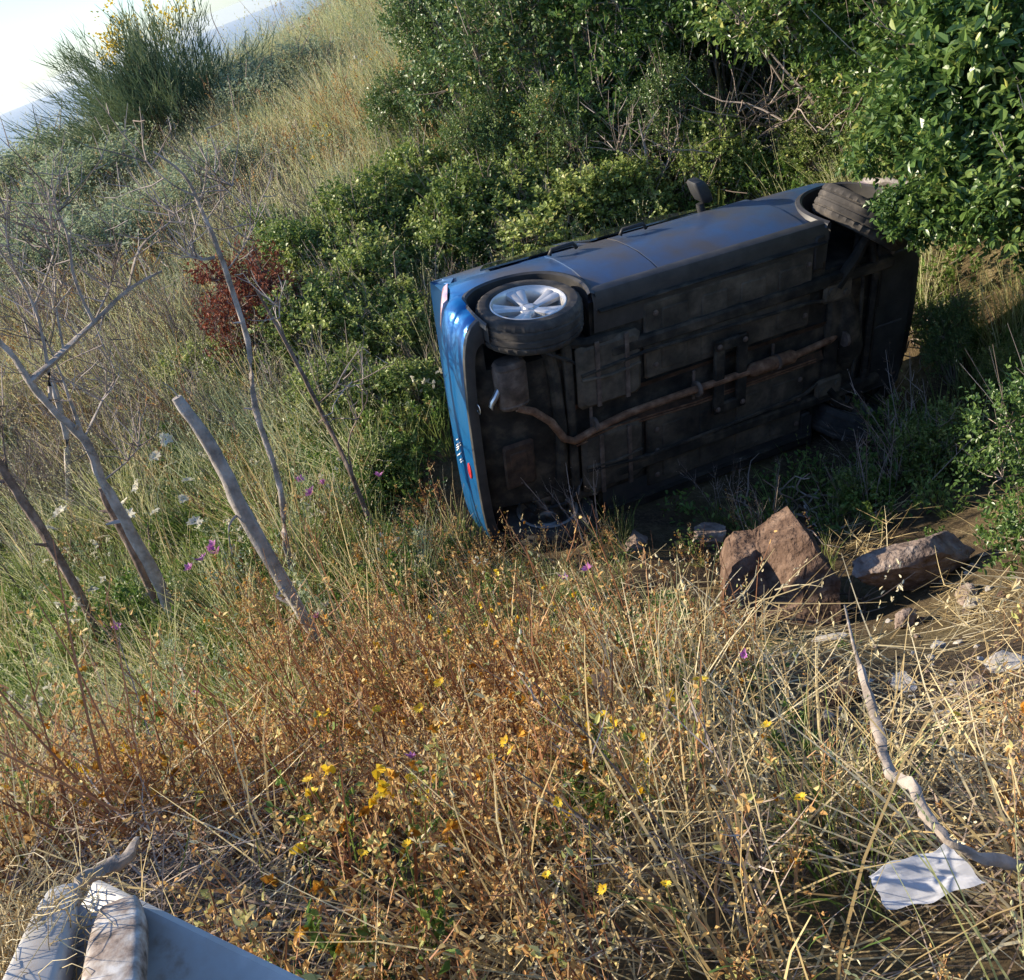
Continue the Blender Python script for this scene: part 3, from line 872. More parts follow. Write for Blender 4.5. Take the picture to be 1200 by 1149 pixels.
def tuft(name, n, h, w, spread, lean, droop, m, seeds=0.0, rad_=.1, segs=4, vlo=.2, vhi=.9, seedm=None):
    P = np.zeros((n, 3)); a = RNG.uniform(0, 6.283, n); r = rad_ * np.sqrt(RNG.uniform(0, 1, n))
    P[:, 0] = r * np.cos(a); P[:, 1] = r * np.sin(a); P[:, 2] = -.03
    out = np.stack([np.cos(a + RNG.normal(0, .6, n)), np.sin(a + RNG.normal(0, .6, n)), np.zeros(n)], 1)
    D0 = norm(np.array([0, 0, 1.]) + out * RNG.uniform(0, lean, (n, 1)))
    D1 = norm(D0 + out * RNG.uniform(0, droop, (n, 1)) - np.array([0, 0, 1.]) * RNG.uniform(0, droop, (n, 1)) * .7)
    L = h * RNG.uniform(.45, 1.15, n); W = w * RNG.uniform(.7, 1.3, n)
    V, F, tip = blades_geo(P, D0, D1, L, W, side_of(D0), segs)
    var = np.repeat(RNG.uniform(vlo, vhi, n), (segs + 1) * 2)
    parts = [(V, F, var)]
    if seeds:
        k = RNG.uniform(size=n) < seeds
        tp = tip[k]; dd = D1[k]; q = 7
        tp = np.repeat(tp, q, 0) - np.repeat(dd, q, 0) * RNG.uniform(0, .11, (len(tp) * q, 1)) * h / .6
        V2, F2 = leaves_geo(tp, norm(np.repeat(dd, q, 0) + rdir(len(tp), RNG) * .5), rdir(len(tp), RNG), .014, .0028)
        parts.append((V2, F2, np.clip(np.repeat(RNG.uniform(.55, 1, len(V2) // 6), 6), 0, 1), 1 if seedm else 0))
    V, F, var, mi = merge(parts)
    return bpy.data.objects.new(name, fast_mesh(name, V, F, [m, seedm] if seedm else m, var, mat_index=mi))

def weed(name, n, h, m_stem, m_leaf, leaf=(.022, .006), nl=26, spread=.12, lean=.35, heads=0, m_head=None, branch=5, vl=(.1, .9), sw=.0065, hl=(.016, .008)):
    """branched upright herb: stems, side branches, small dry leaves, optional heads"""
    parts = []
    a = RNG.uniform(0, 6.283, n); r = spread * np.sqrt(RNG.uniform(0, 1, n))
    P = np.stack([r * np.cos(a), r * np.sin(a), np.full(n, -.03)], 1)
    out = np.stack([np.cos(a), np.sin(a), np.zeros(n)], 1)
    D0 = norm(np.array([0, 0, 1.]) + out * RNG.uniform(-.1, lean, (n, 1)) + RNG.normal(0, .08, (n, 3)))
    D1 = norm(D0 + RNG.normal(0, .25, (n, 3)))
    L = h * RNG.uniform(.6, 1.1, n)
    V, F, tip = blades_geo(P, D0, D1, L, np.full(n, sw), side_of(D0), 4, taper=True)
    parts.append((V, F, np.repeat(RNG.uniform(.1, .9, n), 10), 0))
    V, F, _ = blades_geo(P + .001, D0, D1, L, np.full(n, sw), norm(np.cross(D0, side_of(D0))), 4, taper=True)
    parts.append((V, F, np.repeat(RNG.uniform(.1, .9, n), 10), 0))
    # branches
    nb = n * branch
    idx = np.repeat(np.arange(n), branch); t = RNG.uniform(.35, .98, nb)
    bp = P[idx] + norm(D0[idx] * (1 - t[:, None] * .5) + D1[idx] * t[:, None] * .5) * (L[idx] * t)[:, None]
    bd = norm(D0[idx] + rdir(nb, RNG) * .8); bd2 = norm(bd + np.array([0, 0, .5]))
    bl = h * RNG.uniform(.10, .28, nb) * (1.2 - t * .5)
    V, F, btip = blades_geo(bp, bd, bd2, bl, np.full(nb, sw * .55), side_of(bd), 2)
    parts.append((V, F, np.repeat(RNG.uniform(.1, .9, nb), 6), 0))
    # leaves along branches and stems
    k = nb * max(1, nl // max(branch, 1))
    # (leaves per side shoot)
    j = RNG.integers(0, nb, k); tt = RNG.uniform(0, 1.05, (k, 1))
    lp = bp[j] + bd[j] * bl[j][:, None] * tt + RNG.normal(0, .006, (k, 3))
    V, F = leaves_geo(lp, norm(bd[j] * .5 + rdir(k, RNG)), rdir(k, RNG, .6), leaf[0], leaf[1], .4)
    parts.append((V, F, np.repeat(RNG.uniform(vl[0], vl[1], k), 6), 1))
    ms = [m_stem, m_leaf]
    if heads:
        c = RNG.choice(nb, min(nb, heads), replace=False)
        q = 7
        hp = np.repeat(btip[c], q, 0)
        hd = norm(np.repeat(bd2[c], q, 0) * .5 + rdir(len(hp), RNG))
        V, F = leaves_geo(hp, hd, rdir(len(hp), RNG, 1), hl[0], hl[1], .3)
        parts.append((V, F, np.repeat(RNG.uniform(0, 1, len(hp)), 6), 2)); ms.append(m_head)
    V, F, var, mi = merge(parts)
    return bpy.data.objects.new(name, fast_mesh(name, V, F, ms, var, mat_index=mi))

def mat_straw(name, n, m, size=.5, hh=.10, w=.005):
    P = np.stack([RNG.uniform(-size, size, n) * .5, RNG.uniform(-size, size, n) * .5, RNG.uniform(0, hh, n)], 1)
    a = RNG.uniform(0, 6.283, n)
    D0 = norm(np.stack([np.cos(a), np.sin(a), RNG.normal(.03, .09, n)], 1)); D1 = norm(D0 + RNG.normal(0, .3, (n, 3)) * np.array([1, 1, .35]))
    V, F, _ = blades_geo(P, D0, D1, RNG.uniform(.08, .38, n), np.full(n, w), side_of(D0), 4)
    return bpy.data.objects.new(name, fast_mesh(name, V, F, m, np.repeat(RNG.uniform(0, 1, n), 10)))

def rosette(name, n, L, W, m, hh=.2):
    P = np.stack([RNG.normal(0, .09, n), RNG.normal(0, .09, n), RNG.uniform(0, hh, n)], 1)
    D = rdir(n, RNG, .5)
    V, F = leaves_geo(P, D, norm(np.array([0, 0, 1.]) + rdir(n, RNG) * .6), L, W, .25)
    return bpy.data.objects.new(name, fast_mesh(name, V, F, m, np.repeat(RNG.uniform(.05, .95, n), 6)))

SRC = {
    'golden': [weed('weed', 7, .56, V_STALK, V_GOLD, (.015, .0046), 36, .13, .4, 3, V_ORANGE, 6) for _ in range(4)]
              + [weed('weed', 6, .50, V_STALK, V_GOLD, (.017, .0052), 30, .13, .45, 0, None, 6, (.2, 1)) for _ in range(3)],
    'straw': [tuft('grass_tuft', 30, .58, .0065, .1, .55, .9, V_STRAW, .35) for _ in range(3)],
    'tallstraw': [tuft('grass_tuft', 8, .85, .009, .1, .32, .4, V_STRAW, .5, .12) for _ in range(3)],
    'stalks': [weed('weed', 5, .85, V_STALK, V_GOLD, (.02, .005), 9, .12, .25, 0, None, 3, sw=.007) for _ in range(3)],
    'matted': [mat_straw('straw_litter', 90, V_GREY) for _ in range(3)],
    'litter': [mat_straw('straw_litter', 60, V_STRAW, .5, .05) for _ in range(2)],
    'green': [tuft('grass_tuft', 46, .38, .006, .1, .5, .9, V_GREEN, .1) for _ in range(3)],
    'oats': [tuft('grass_tuft', 40, .62, .005, .1, .4, .7, V_PALE, .5, .14) for _ in range(3)],
    'sage': [weed('weed', 8, .45, V_SAGE, V_SAGE, (.022, .006), 28, .13, .5, 0, None, 6) for _ in range(3)],
    'forb': [rosette('leafy_weed', 90, .045, .013, V_FORB, .22) for _ in range(3)] + [weed('weed', 7, .35, V_FORB, V_FORB, (.03, .010), 36, .12, .6, 0, None, 6) for _ in range(2)],
    'twigs': [weed('weed', 9, .72, V_TWIG, V_GREY, (.012, .003), 8, .12, .6, 0, None, 9, sw=.007) for _ in range(3)],
    'umbel': [weed('weed', 3, .55, V_GREEN, V_FORB, (.02, .005), 8, .1, .3, 7, V_UMBEL, 3, hl=(.028, .010)) for _ in range(2)],
    'yellowherb': [weed('weed', 6, .5, V_GREEN, V_FORB, (.018, .005), 22, .12, .45, 8, V_YELLOW, 5, hl=(.02, .009)) for _ in range(2)],
    'greygreen': [tuft('grass_tuft', 46, .55, .006, .1, .45, .7, V_SAGE, .3, .15) for _ in range(3)],
}
for lst in SRC.values():
    for o in lst: o.hide_render = False

def gn_scatter(name, sources, P, rot, scl, idx):
    me = bpy.data.meshes.new(name)
    me.vertices.add(len(P)); me.vertices.foreach_set('co', np.ascontiguousarray(P, np.float32).ravel())
    for nm_, ty_, val in (('rot', 'FLOAT_VECTOR', rot), ('scl', 'FLOAT', scl), ('pick', 'INT', idx)):
        a = me.attributes.new(nm_, ty_, 'POINT')
        if ty_ == 'FLOAT_VECTOR': a.data.foreach_set('vector', np.ascontiguousarray(val, np.float32).ravel())
        else: a.data.foreach_set('value', np.ascontiguousarray(val, np.float32 if ty_ == 'FLOAT' else np.int32))
    o = obj(name, me)
    g = bpy.data.node_groups.new(name, 'GeometryNodeTree')
    g.interface.new_socket('Geometry', in_out='INPUT', socket_type='NodeSocketGeometry')
    g.interface.new_socket('Geometry', in_out='OUTPUT', socket_type='NodeSocketGeometry')
    N, L = g.nodes, g.links
    gi = N.new('NodeGroupInput'); go = N.new('NodeGroupOutput')
    jn = N.new('GeometryNodeJoinGeometry')
    for s in sources:
        oi = N.new('GeometryNodeObjectInfo'); oi.inputs['Object'].default_value = s; oi.inputs['As Instance'].default_value = True
        L.new(oi.outputs['Geometry'], jn.inputs[0])
    ip = N.new('GeometryNodeInstanceOnPoints'); ip.inputs['Pick Instance'].default_value = True
    def attr(nm_, t):
        a = N.new('GeometryNodeInputNamedAttribute'); a.data_type = t; a.inputs['Name'].default_value = nm_; return a
    ar, as_, ap = attr('rot', 'FLOAT_VECTOR'), attr('scl', 'FLOAT'), attr('pick', 'INT')
    out = lambda n: [s for s in n.outputs if s.enabled and s.name == 'Attribute'][0]
    e2r = N.new('FunctionNodeEulerToRotation'); L.new(out(ar), e2r.inputs[0])
    L.new(gi.outputs[0], ip.inputs['Points']); L.new(jn.outputs[0], ip.inputs['Instance'])
    L.new(out(ap), ip.inputs['Instance Index']); L.new(e2r.outputs[0], ip.inputs['Rotation']); L.new(out(as_), ip.inputs['Scale'])
    L.new(ip.outputs[0], go.inputs[0])
    md = o.modifiers.new('scatter', 'NODES'); md.node_group = g
    tag(o, kind='stuff')
    return o

# ------------------------------------------------------------------ what grows where: anchors on the ground, blended in plan
ZONES = {
    'E': dict(golden=20, stalks=4, straw=4, forb=12, green=10, litter=14, oats=2),  # plant -> plants per square metre
    'G': dict(golden=46, stalks=26, straw=4, tallstraw=1.5, forb=4, yellowherb=3, litter=12),
    'M': dict(matted=34, straw=3, litter=12, twigs=2),
    'S': dict(straw=12, golden=15, tallstraw=2, matted=9, litter=16, stalks=14, green=3, oats=1, twigs=5, forb=1.5),
    'D': dict(litter=5, straw=.4, green=.5, forb=1.0),
    'L': dict(green=46, oats=6, forb=12, umbel=3, tallstraw=2, stalks=1.5, straw=2, sage=4),
    'Q': dict(oats=24, straw=14, golden=8, green=5, greygreen=5, stalks=4),
    'T': dict(oats=16, twigs=26, greygreen=10, straw=9, green=5, stalks=2, sage=8, forb=3),
    'P': dict(oats=22, greygreen=20, straw=3, umbel=1.5, yellowherb=1, sage=9, golden=2, green=4),
    'Y': dict(oats=22, green=34, forb=8),
    'B': dict(forb=22, green=8, sage=4, twigs=2, oats=3),
    'K': dict(forb=9, twigs=2, green=3),
}
ANCH = {
    'E': [(520, 760), (600, 780), (690, 780), (450, 780), (560, 720), (640, 710), (830, 800), (900, 820), (480, 700)],
    'G': [(420, 950), (600, 980), (750, 960), (560, 880), (430, 890), (700, 900), (600, 1080), (330, 1020), (450, 1130), (290, 980), (400, 1250), (600, 1250), (700, 1150)],
    'M': [(60, 960), (120, 1020), (30, 1050), (150, 980), (60, 1150), (150, 1200), (0, 1280), (200, 1300), (-60, 1000)],
    'S': [(900, 880), (1000, 1000), (1150, 1000), (850, 1100), (1100, 1120), (780, 1120), (1180, 880), (900, 1250), (1100, 1250), (1250, 1000)],
    'D': [(1010, 750), (1100, 810), (1150, 770), (960, 720), (1060, 700), (1150, 700), (880, 690), (640, 660), (1000, 800), (1060, 850), (1190, 720)],
    'L': [(150, 720), (250, 800), (80, 850), (300, 700), (220, 580), (400, 690), (30, 680), (790, 740), (730, 710), (330, 800), (380, 830), (200, 880), (310, 880)],
    'T': [(60, 520), (180, 500), (60, 420), (150, 380), (300, 500), (20, 350)],
    'P': [(350, 150), (250, 220), (430, 90), (330, 240), (150, 240), (60, 270), (440, 190), (180, 300), (480, 20), (300, 60)],
    'Q': [(350, 185), (400, 150), (300, 215), (455, 60), (90, 400), (380, 230), (130, 420)],
    'Y': [(1150, 330), (1190, 400), (1120, 290)],
    'B': [(400, 370), (600, 320), (500, 470), (700, 280), (310, 350), (470, 560), (800, 180), (1000, 180), (600, 200), (800, 60)],
    'K': [(1000, 600), (900, 590), (1080, 560), (1100, 480), (800, 600), (700, 620)],
}
a_pos, a_z = [], []
for z_, lst in ANCH.items():
    for p in lst:
        h_ = hit(*p); a_pos.append((h_.x, h_.y)); a_z.append(z_)
a_pos = np.array(a_pos)

def in_car(x, y, m=0.04):
    q = np.stack([x, y, height(x, y), np.ones_like(x)], 1) @ np.array(CAR_INV).T
    q2 = np.stack([x, y, height(x, y) + .35, np.ones_like(x)], 1) @ np.array(CAR_INV).T
    f = lambda q: (q[:, 0] > -.52 - m) & (q[:, 0] < 3.45) & (q[:, 2] > .02 - m) & (q[:, 2] < 1.65)
    return f(q) | (f(q2) & (q2[:, 1] < .95))

KEEP_OUT = []   # (x, y, radius) filled by things that need bare ground
def scatter_all():
    acc = {}
    zn = sorted(ZONES)
    # candidate bands by distance: (r0, r1, cell, keep factor, size)
    for r0, r1, dens, grow in ((.85, 6.5, 1.25, 1.0), (6.5, 11, .95, 1.08), (11, 18, .62, 1.3), (18, 34, .30, 1.7)):
        half = rad(46) if r0 < 5 else rad(40)
        area = half * (r1 ** 2 - r0 ** 2)
        for plant in SRC:
            peak = max(z.get(plant, 0) for z in ZONES.values()) * dens
            n = int(area * peak)
            if n == 0: continue
            if plant in ('tallstraw', 'stalks') and r0 < 5: rmin = 2.4
            elif r0 < 5: rmin = .95
            else: rmin = r0
            r = np.sqrt(RNG.uniform(r0 ** 2, r1 ** 2, n)); t = RNG.uniform(-half, half, n) 
            x, y = r * np.sin(t), r * np.cos(t)
            nx_ = x + .25 * np.sin(3.1 * y + 1) + .15 * np.sin(7 * x); ny_ = y + .25 * np.sin(2.7 * x) + .15 * np.sin(6.1 * y + 2)
            sig = .10 * r + .05
            d2 = (nx_[:, None] - a_pos[None, :, 0]) ** 2 + (ny_[:, None] - a_pos[None, :, 1]) ** 2
            d2 -= d2.min(1, keepdims=True)
            w = np.exp(-d2 / (2 * sig[:, None] ** 2)); w /= w.sum(1, keepdims=True)
            per = np.array([ZONES[z].get(plant, 0) * dens for z in a_z])
            dd = (w * per[None]).sum(1)
            clump = .30 + 1.1 * np.clip(.6 + 1.5 * np.sin(4.3 * x + 1.2 * np.sin(2.9 * y) + sum(map(ord, plant)) % 7) * np.sin(3.9 * y + 1.1 * np.sin(3.7 * x) + len(plant)), 0, 1)
            keep = RNG.uniform(size=n) < dd / peak * clump
            x, y = x[keep], y[keep]
            k2 = ~in_car(x, y) & (np.hypot(x, y) > rmin)
            for cx, cy, cr in KEEP_OUT: k2 &= (x - cx) ** 2 + (y - cy) ** 2 > cr * cr
            nb_ = np.exp(-(((x - 1.75) / 1.35) ** 4 + ((y - 3.3) / 1.35) ** 4))
            k2 &= RNG.uniform(size=len(x)) > nb_ * (.48 if plant == 'litter' else .74)
            x, y = x[k2], y[k2]
            acc.setdefault(plant, []).append((x, y, np.full(len(x), grow)))
    names = {'golden': 'golden_dry_weeds', 'straw': 'dry_straw_grass', 'tallstraw': 'tall_dry_grass', 'stalks': 'red_brown_weed_stalks', 'matted': 'matted_dead_grass', 'litter': 'straw_litter',
             'green': 'green_grass', 'oats': 'pale_wild_oats', 'sage': 'grey_green_herbs', 'forb': 'leafy_green_weeds', 'twigs': 'dry_twiggy_weeds', 'umbel': 'cream_umbel_weeds', 'yellowherb': 'yellow_flowering_herbs', 'greygreen': 'grey_green_grass'}
    for plant, lst in acc.items():
        x = np.concatenate([a[0] for a in lst]); y = np.concatenate([a[1] for a in lst]); g = np.concatenate([a[2] for a in lst])
        n = len(x); z = height(x, y)
        rot = np.stack([RNG.normal(0, .16, n), RNG.normal(0, .16, n), RNG.uniform(0, 6.283, n)], 1)
        scl = g * RNG.uniform(.6, 1.2, n)
        if plant != 'litter':   # lower growth in the torn ground before the car
            near = np.exp(-(((x - 1.75) / 1.35) ** 4 + ((y - 3.2) / 1.45) ** 4)); scl *= 1 - .72 * near
            edge = np.exp(-(((x - .5) / 1.1) ** 4 + ((y - 4.6) / 1.1) ** 4)); scl *= 1 - .55 * edge
        gn_scatter(names[plant], SRC[plant], np.stack([x, y, z], 1), rot, scl, RNG.integers(0, len(SRC[plant]), n))
        print(plant, n)

# ------------------------------------------------------------------ bushes
def tubes_np(segs, sides=4):
    """segs: list of (points array, r0, r1)"""
    mb = MB()
    for pts, r0, r1 in segs:
        n = len(pts)
        mb.tube(pts, [r0 + (r1 - r0) * i / (n - 1) for i in range(n)], sides, var=float(RNG.uniform(.1, .9)), cap=False)
    return mb

def make_bush(kind, R, H, lumps, sprigs, lps, ll, lw, m_leaf, bare=0.0, open_=.15, droop=0.0, low=0.0):
    """returns (leaf mesh, branch mesh). crown of LUMPS clumps, each with SPRIGS leafy twigs on and inside it"""
    rng = RNG
    C, CR = [], []
    for i in range(lumps):
        a = rng.uniform(0, 6.283); u = rng.uniform(low, 1) ** .8
        rr_ = R * math.sqrt(max(.05, 1 - (u * .92) ** 2)) * rng.uniform(.35, .85)
        C.append((rr_ * math.cos(a), rr_ * math.sin(a), H * (.12 + .76 * u))); CR.append(R * rng.uniform(.24, .42))
    CR = [c * .82 for c in CR]
    C = np.array(C); CR = np.array(CR)
    n = lumps * sprigs
    ci = np.repeat(np.arange(lumps), sprigs)
    d = rdir(n, rng, .35)
    q = d * (CR[ci] * rng.uniform(.35, 1.08, n) ** .6)[:, None] * np.array([1.1, 1.1, .8])
    sp = C[ci] + q
    sp[:, 2] = np.maximum(sp[:, 2], .03)
    sd = norm(d + rdir(n, rng) * .7 + np.array([0, 0, .35 - droop]))
    sl = rng.uniform(.10, .24, n) * (R / .9) ** .5
    k = n * lps
    j = np.repeat(np.arange(n), lps); t = np.tile(np.linspace(0.05, 1, lps), n)[:, None]
    P = sp[j] + sd[j] * sl[j][:, None] * t + rng.normal(0, .008, (k, 3))
    perp = norm(np.cross(sd[j], rdir(k, rng)))
    D = norm(sd[j] * .55 + perp * .8)
    Nn = norm(np.array([0, 0, 1.]) + rdir(k, rng) * .75)
    ls = rng.uniform(.7, 1.3, n)[j][:, None]
    V, F = leaves_geo(P, D, Nn, ll * ls, lw * ls, .3, rng)
    sv = rng.uniform(.05, .75, n); lv = rng.uniform(.0, 1.0, lumps)
    var = np.clip(sv[j] * .6 + lv[ci[j]] * .25 + rng.normal(.05, .12, k), 0, .97)
    var[rng.uniform(size=k) < .006] = 1.0
    old = rng.uniform(size=n) < .02
    var[old[j]] = rng.uniform(.85, 1.0, int(old[j].sum()))
    me = fast_mesh('foliage', V, F, m_leaf, np.repeat(var, 6))
    segs = []
    for i in range(lumps):
        c = C[i]; mid = c * .5 + np.array([rng.normal(0, .06), rng.normal(0, .06), 0]) * R
        b = np.array([rng.normal(0, .05) * R, rng.normal(0, .05) * R, -.05])
        segs.append(([b, mid * .6, mid, c], .018 * R ** .5, .008))
        for s_ in range(10):
            jj = i * sprigs + int(rng.integers(0, sprigs))
            segs.append(([c, (c + sp[jj]) / 2 + rng.normal(0, .03, 3), sp[jj], sp[jj] + sd[jj] * sl[jj]], .006, .002))
    for s_ in range(lumps * 2):
        c = C[int(rng.integers(0, lumps))]; e = norm(np.array([rng.normal(0, .5), rng.normal(0, .5), 1.0]) + c * .6 / R)
        segs.append(([c, c + e * R * .35, c + e * R * rng.uniform(.5, .8) + rng.normal(0, .04, 3)], .006, .002))
    br = tubes_np(segs)
    bme = bpy.data.meshes.new('branches'); bme.from_pydata(br.v, [], br.f)
    a = bme.attributes.new('var', 'FLOAT', 'POINT'); a.data.foreach_set('value', np.array(br.var, np.float32)); bme.materials.append(V_TWIG)
    return me, bme

BUSH = {
    'bramble': [make_bush('bramble', .80, .85, 14, 85, 9, .046, .018, V_BRAMBLE) for _ in range(3)],
    'oak': [make_bush('oak', 1.15, 2.1, 18, 95, 8, .058, .017, V_OAK) for _ in range(3)],
    'shrub': [make_bush('shrub', 1.1, 1.8, 18, 100, 8, .044, .015, V_DARK) for _ in range(3)],
    'drybush': [make_bush('drybush', .7, .9, 11, 50, 3, .03, .008, V_GREY) for _ in range(2)],
    'redbush': [make_bush('redbush', .55, .95, 10, 60, 8, .04, .010, V_RED)],
    'herb': [make_bush('herb', .7, .65, 12, 90, 8, .035, .008, V_SAGE) for _ in range(2)],
    'spray': [make_bush('spray', .42, .6, 8, 60, 8, .060, .018, V_OAK, droop=.3) for _ in range(2)],
}
_bc = {}
def bush(name, kind, px, py, hpx, label, group=None, cat='bush', wide=1.0, loc=None, z_off=-.05, variant=None, fix_h=None):
    """planted where the line of sight to (px,py) meets the ground; HPX sets its height"""
    p = hit(px, py) if loc is None else Vector(loc)
    i = _bc.get(kind, 0); _bc[kind] = i + 1
    leaf, br = BUSH[kind][i % len(BUSH[kind]) if variant is None else variant]
    H0 = {'bramble': .95, 'oak': 2.1, 'shrub': 1.8, 'drybush': .95, 'redbush': .95, 'herb': .7, 'spray': .7}[kind]
    s = (hpx * p.length / FOCAL) / H0 if fix_h is None else fix_h / H0
    r = empty(name, (p.x, p.y, (h1(p.x, p.y) if loc is None else p.z) + z_off), random.uniform(0, 6.28))
    r.scale = (s * wide, s * wide, s)
    tag(r, label, cat, group)
    f = obj('foliage', leaf, r); b = obj('branches', br, r)
    return r

def tangle(name, px, py, R, H, n, m, label, cat='brush', group=None, lean=(0, 0, 0), r0=.006, L=.8, curl=1.2, loc=None, offset=0.0):
    """heap of bare twigs and dry vines"""
    p = hit(px, py) if loc is None else Vector(loc)
    mb = MB()
    for i in range(n):
        d = Vector(RNG.normal(size=3)); d.z = abs(d.z) * .8; d.normalize()
        q = Vector((d.x * R, d.y * R, d.z * H)) * float(RNG.uniform(.1, .95))
        t = Vector(RNG.normal(size=3)).normalized() + Vector(lean)
        pts = [q]
        for k in range(5):
            t = (t + Vector(RNG.normal(size=3)) * .28 * curl - Vector((0, 0, .06))).normalized()
            pts.append(pts[-1] + t * L / 5 * float(RNG.uniform(.6, 1.2)))
        pts = [Vector((a.x, a.y, max(a.z, .0))) for a in pts]
        mb.tube(pts, [r0 * (1 - .13 * k) for k in range(6)], 4, var=float(RNG.uniform(0, 1)), cap=False)
    o = mb.build(name, m, None, loc=(p.x, p.y, (h1(p.x, p.y) if loc is None else p.z) + offset))
    return tag(o, label, cat, group)

# ------------------------------------------------------------------ bushes, one by one
G_BR = 'low green bramble bushes on the slope behind the car'
G_OAK = 'dark green shrubs along the top of the bank'
for kind, px, py, h, wide, label in [
    ('shrub', 560, 150, 165, .8, 'bright edged green shrub bordering the straw coloured hillside'),
    ('shrub', 640, 175, 190, 1.0, 'mid green shrub at the top of the bank, right of the bordering shrub'),
    ('oak', 735, 165, 230, .95, 'dark green oak shrub above the bare pinkish twigs'),
    ('oak', 850, 140, 230, .9, 'dark oak shrub above the brown vine tangle'),
    ('shrub', 800, 205, 120, .9, 'dense shrub between the pinkish twigs and the vine tangle'),
    ('oak', 985, 150, 240, 1.0, 'dark oak shrub right of the brown vine tangle'),
    ('oak', 1100, 150, 300, 1.0, 'tall dark oak shrub behind the front wheel end of the car'),
    ('oak', 1240, 190, 330, 1.0, 'rearmost tall oak shrub behind the overhanging oak'),
    ('shrub', 700, 60, 150, 1.2, 'shrub on the skyline behind the mid green shrub'),
    ('shrub', 900, 60, 160, 1.2, 'shrub on the skyline behind the oak above the vine tangle'),
    ('oak', 1060, 60, 170, 1.2, 'oak on the skyline behind the right hand oaks'),
    ('shrub', 690, 225, 120, .9, 'shrub with a few yellowed leaves in the middle of the bank'),
    ('shrub', 590, 230, 110, .9, 'shrub with yellowed shoots above the low brambles'),
    ('shrub', 505, 190, 100, 1.0, 'green shrub at the foot of the straw coloured hillside'),
]:
    bush('oak_shrub' if kind == 'oak' else 'shrub', kind, px, py, h, label, G_OAK, 'shrub', wide)
for px, py, h, wide, label in [
    (655, 300, 95, 1.1, 'bright bramble just above the rear door of the car'),
    (735, 270, 80, 1.0, 'bramble between the car and the bare pinkish twigs'),
    (575, 290, 95, 1.0, 'bramble above the rear wheel arch of the car'),
    (525, 330, 85, 1.1, 'bramble beside the upper rear corner of the car'),
    (500, 262, 85, 1.0, 'bramble below the green shrub at the hillside foot'),
    (445, 300, 90, 1.0, 'bramble at the edge of the straw coloured hillside'),
    (430, 365, 90, 1.0, 'shaded bramble in the hollow left of the car'),
    (375, 345, 90, .9, 'bright bramble beside the dead red bush'),
    (390, 415, 90, 1.1, 'bramble below the dead red bush'),
    (470, 410, 80, 1.0, 'bramble touching the rear bumper of the car'),
    (480, 490, 75, 1.0, 'bramble low against the hatch of the car'),
    (455, 565, 60, 1.1, 'low bramble left of the lower bumper corner'),
    (415, 490, 80, 1.1, 'bramble below the shaded hollow left of the car'),
    (300, 455, 60, 1.2, 'bramble below the foot of the red bush'),
    (350, 395, 65, 1.0, 'bramble right at the side of the red bush'),
    (245, 450, 55, 1.3, 'small bramble behind the bleached stake'),
    (845, 225, 85, .8, 'bramble behind the door mirror of the car'),
    (960, 195, 60, 1.2, 'bramble above the front wheel arch'),
    (620, 255, 80, 1.0, 'bramble in the middle of the bank'),
    (330, 300, 60, 1.0, 'small bramble above the dead red bush'),
    (1035, 205, 70, 1.1, 'bramble behind the front wheel'),
]:
    bush('bramble', 'bramble', px, py, h, label, G_BR, 'bramble', wide)
for px, py, h, wide, label in [
    (40, 270, 80, 1.4, 'grey green herb bush at the far left of the ridge'), (120, 275, 85, 1.4, 'grey green herb bush below the broom'),
    (70, 345, 80, 1.4, 'grey green herb bush behind the forked dead tree'), (185, 310, 80, 1.4, 'grey green herb bush right of the forked dead tree'),
    (345, 130, 60, 1.5, 'pale herb bush high on the straw coloured hillside'), (265, 235, 60, 1.5, 'pale herb bush in the middle of the hillside')]:
    bush('herb_bush', 'herb', px, py, h, label, 'grey green herb bushes on the hillside', 'bush', wide)
bush('red_bush', 'redbush', 325, 425, 135, 'dead bush with dark red withered leaves', None, 'bush', .9)
bush('oak_shrub', 'shrub', 310, 60, 40, 'dark round shrub on the ridge right of the broom', None, 'shrub', 1.0)

# oak overhanging the front of the car, and the bush at the right edge
oak_leaf, oak_br = make_bush('oaktree', 1.15, 2.5, 24, 120, 8, .062, .018, V_OAK, low=.36)
p = hit(1345, 400)
oak = empty('oak_tree', (p.x, p.y, p.z - .05))
tag(oak, 'green oak overhanging the front wheel of the car', 'tree')
obj('foliage', oak_leaf, oak)
mbt = MB(); mbt.v = []; 
trunk_pts = [(0, 0, -.1), (.03, .02, .5), (-.04, .03, 1.1), (.02, -.02, 1.7)]
mbt.tube(trunk_pts, [.09, .075, .06, .03], 9, var=.3)
mbt.build('trunk', V_BARK2, oak, smooth=True)
obj('branches', oak_br, oak)
def overhang(px, py, dist, s, rz):
    c = at(px, py, dist)
    mb = MB(); l = c - oak.location
    leaf, br = BUSH['spray'][int(rz) % 2]
    f = obj('leafy_branch', leaf, oak, l - Vector((0, 0, .3 * s))); f.scale = (s, s, s); f.rotation_euler = (0, 0, rz)
    mb.tube([(-.02, .02, 1.3), l * .5 + Vector((0, 0, .45)), l], [.03, .02, .008], 6, var=.3)
    mb.build('bough', V_BARK2, oak, smooth=True)
overhang(1062, 258, 7.0, .6, 1)
overhang(1130, 215, 6.9, .8, 2)
overhang(1185, 245, 6.7, .6, 3)
overhang(1120, 130, 7.0, 1.0, 4)
overhang(1060, 150, 7.3, .8, 6)
overhang(1150, 40, 7.1, 1.1, 5)
bush('oak_shrub', 'oak', 1265, 640, 225, 'leafy oak shrub right of the flat stone', None, 'shrub', .85)
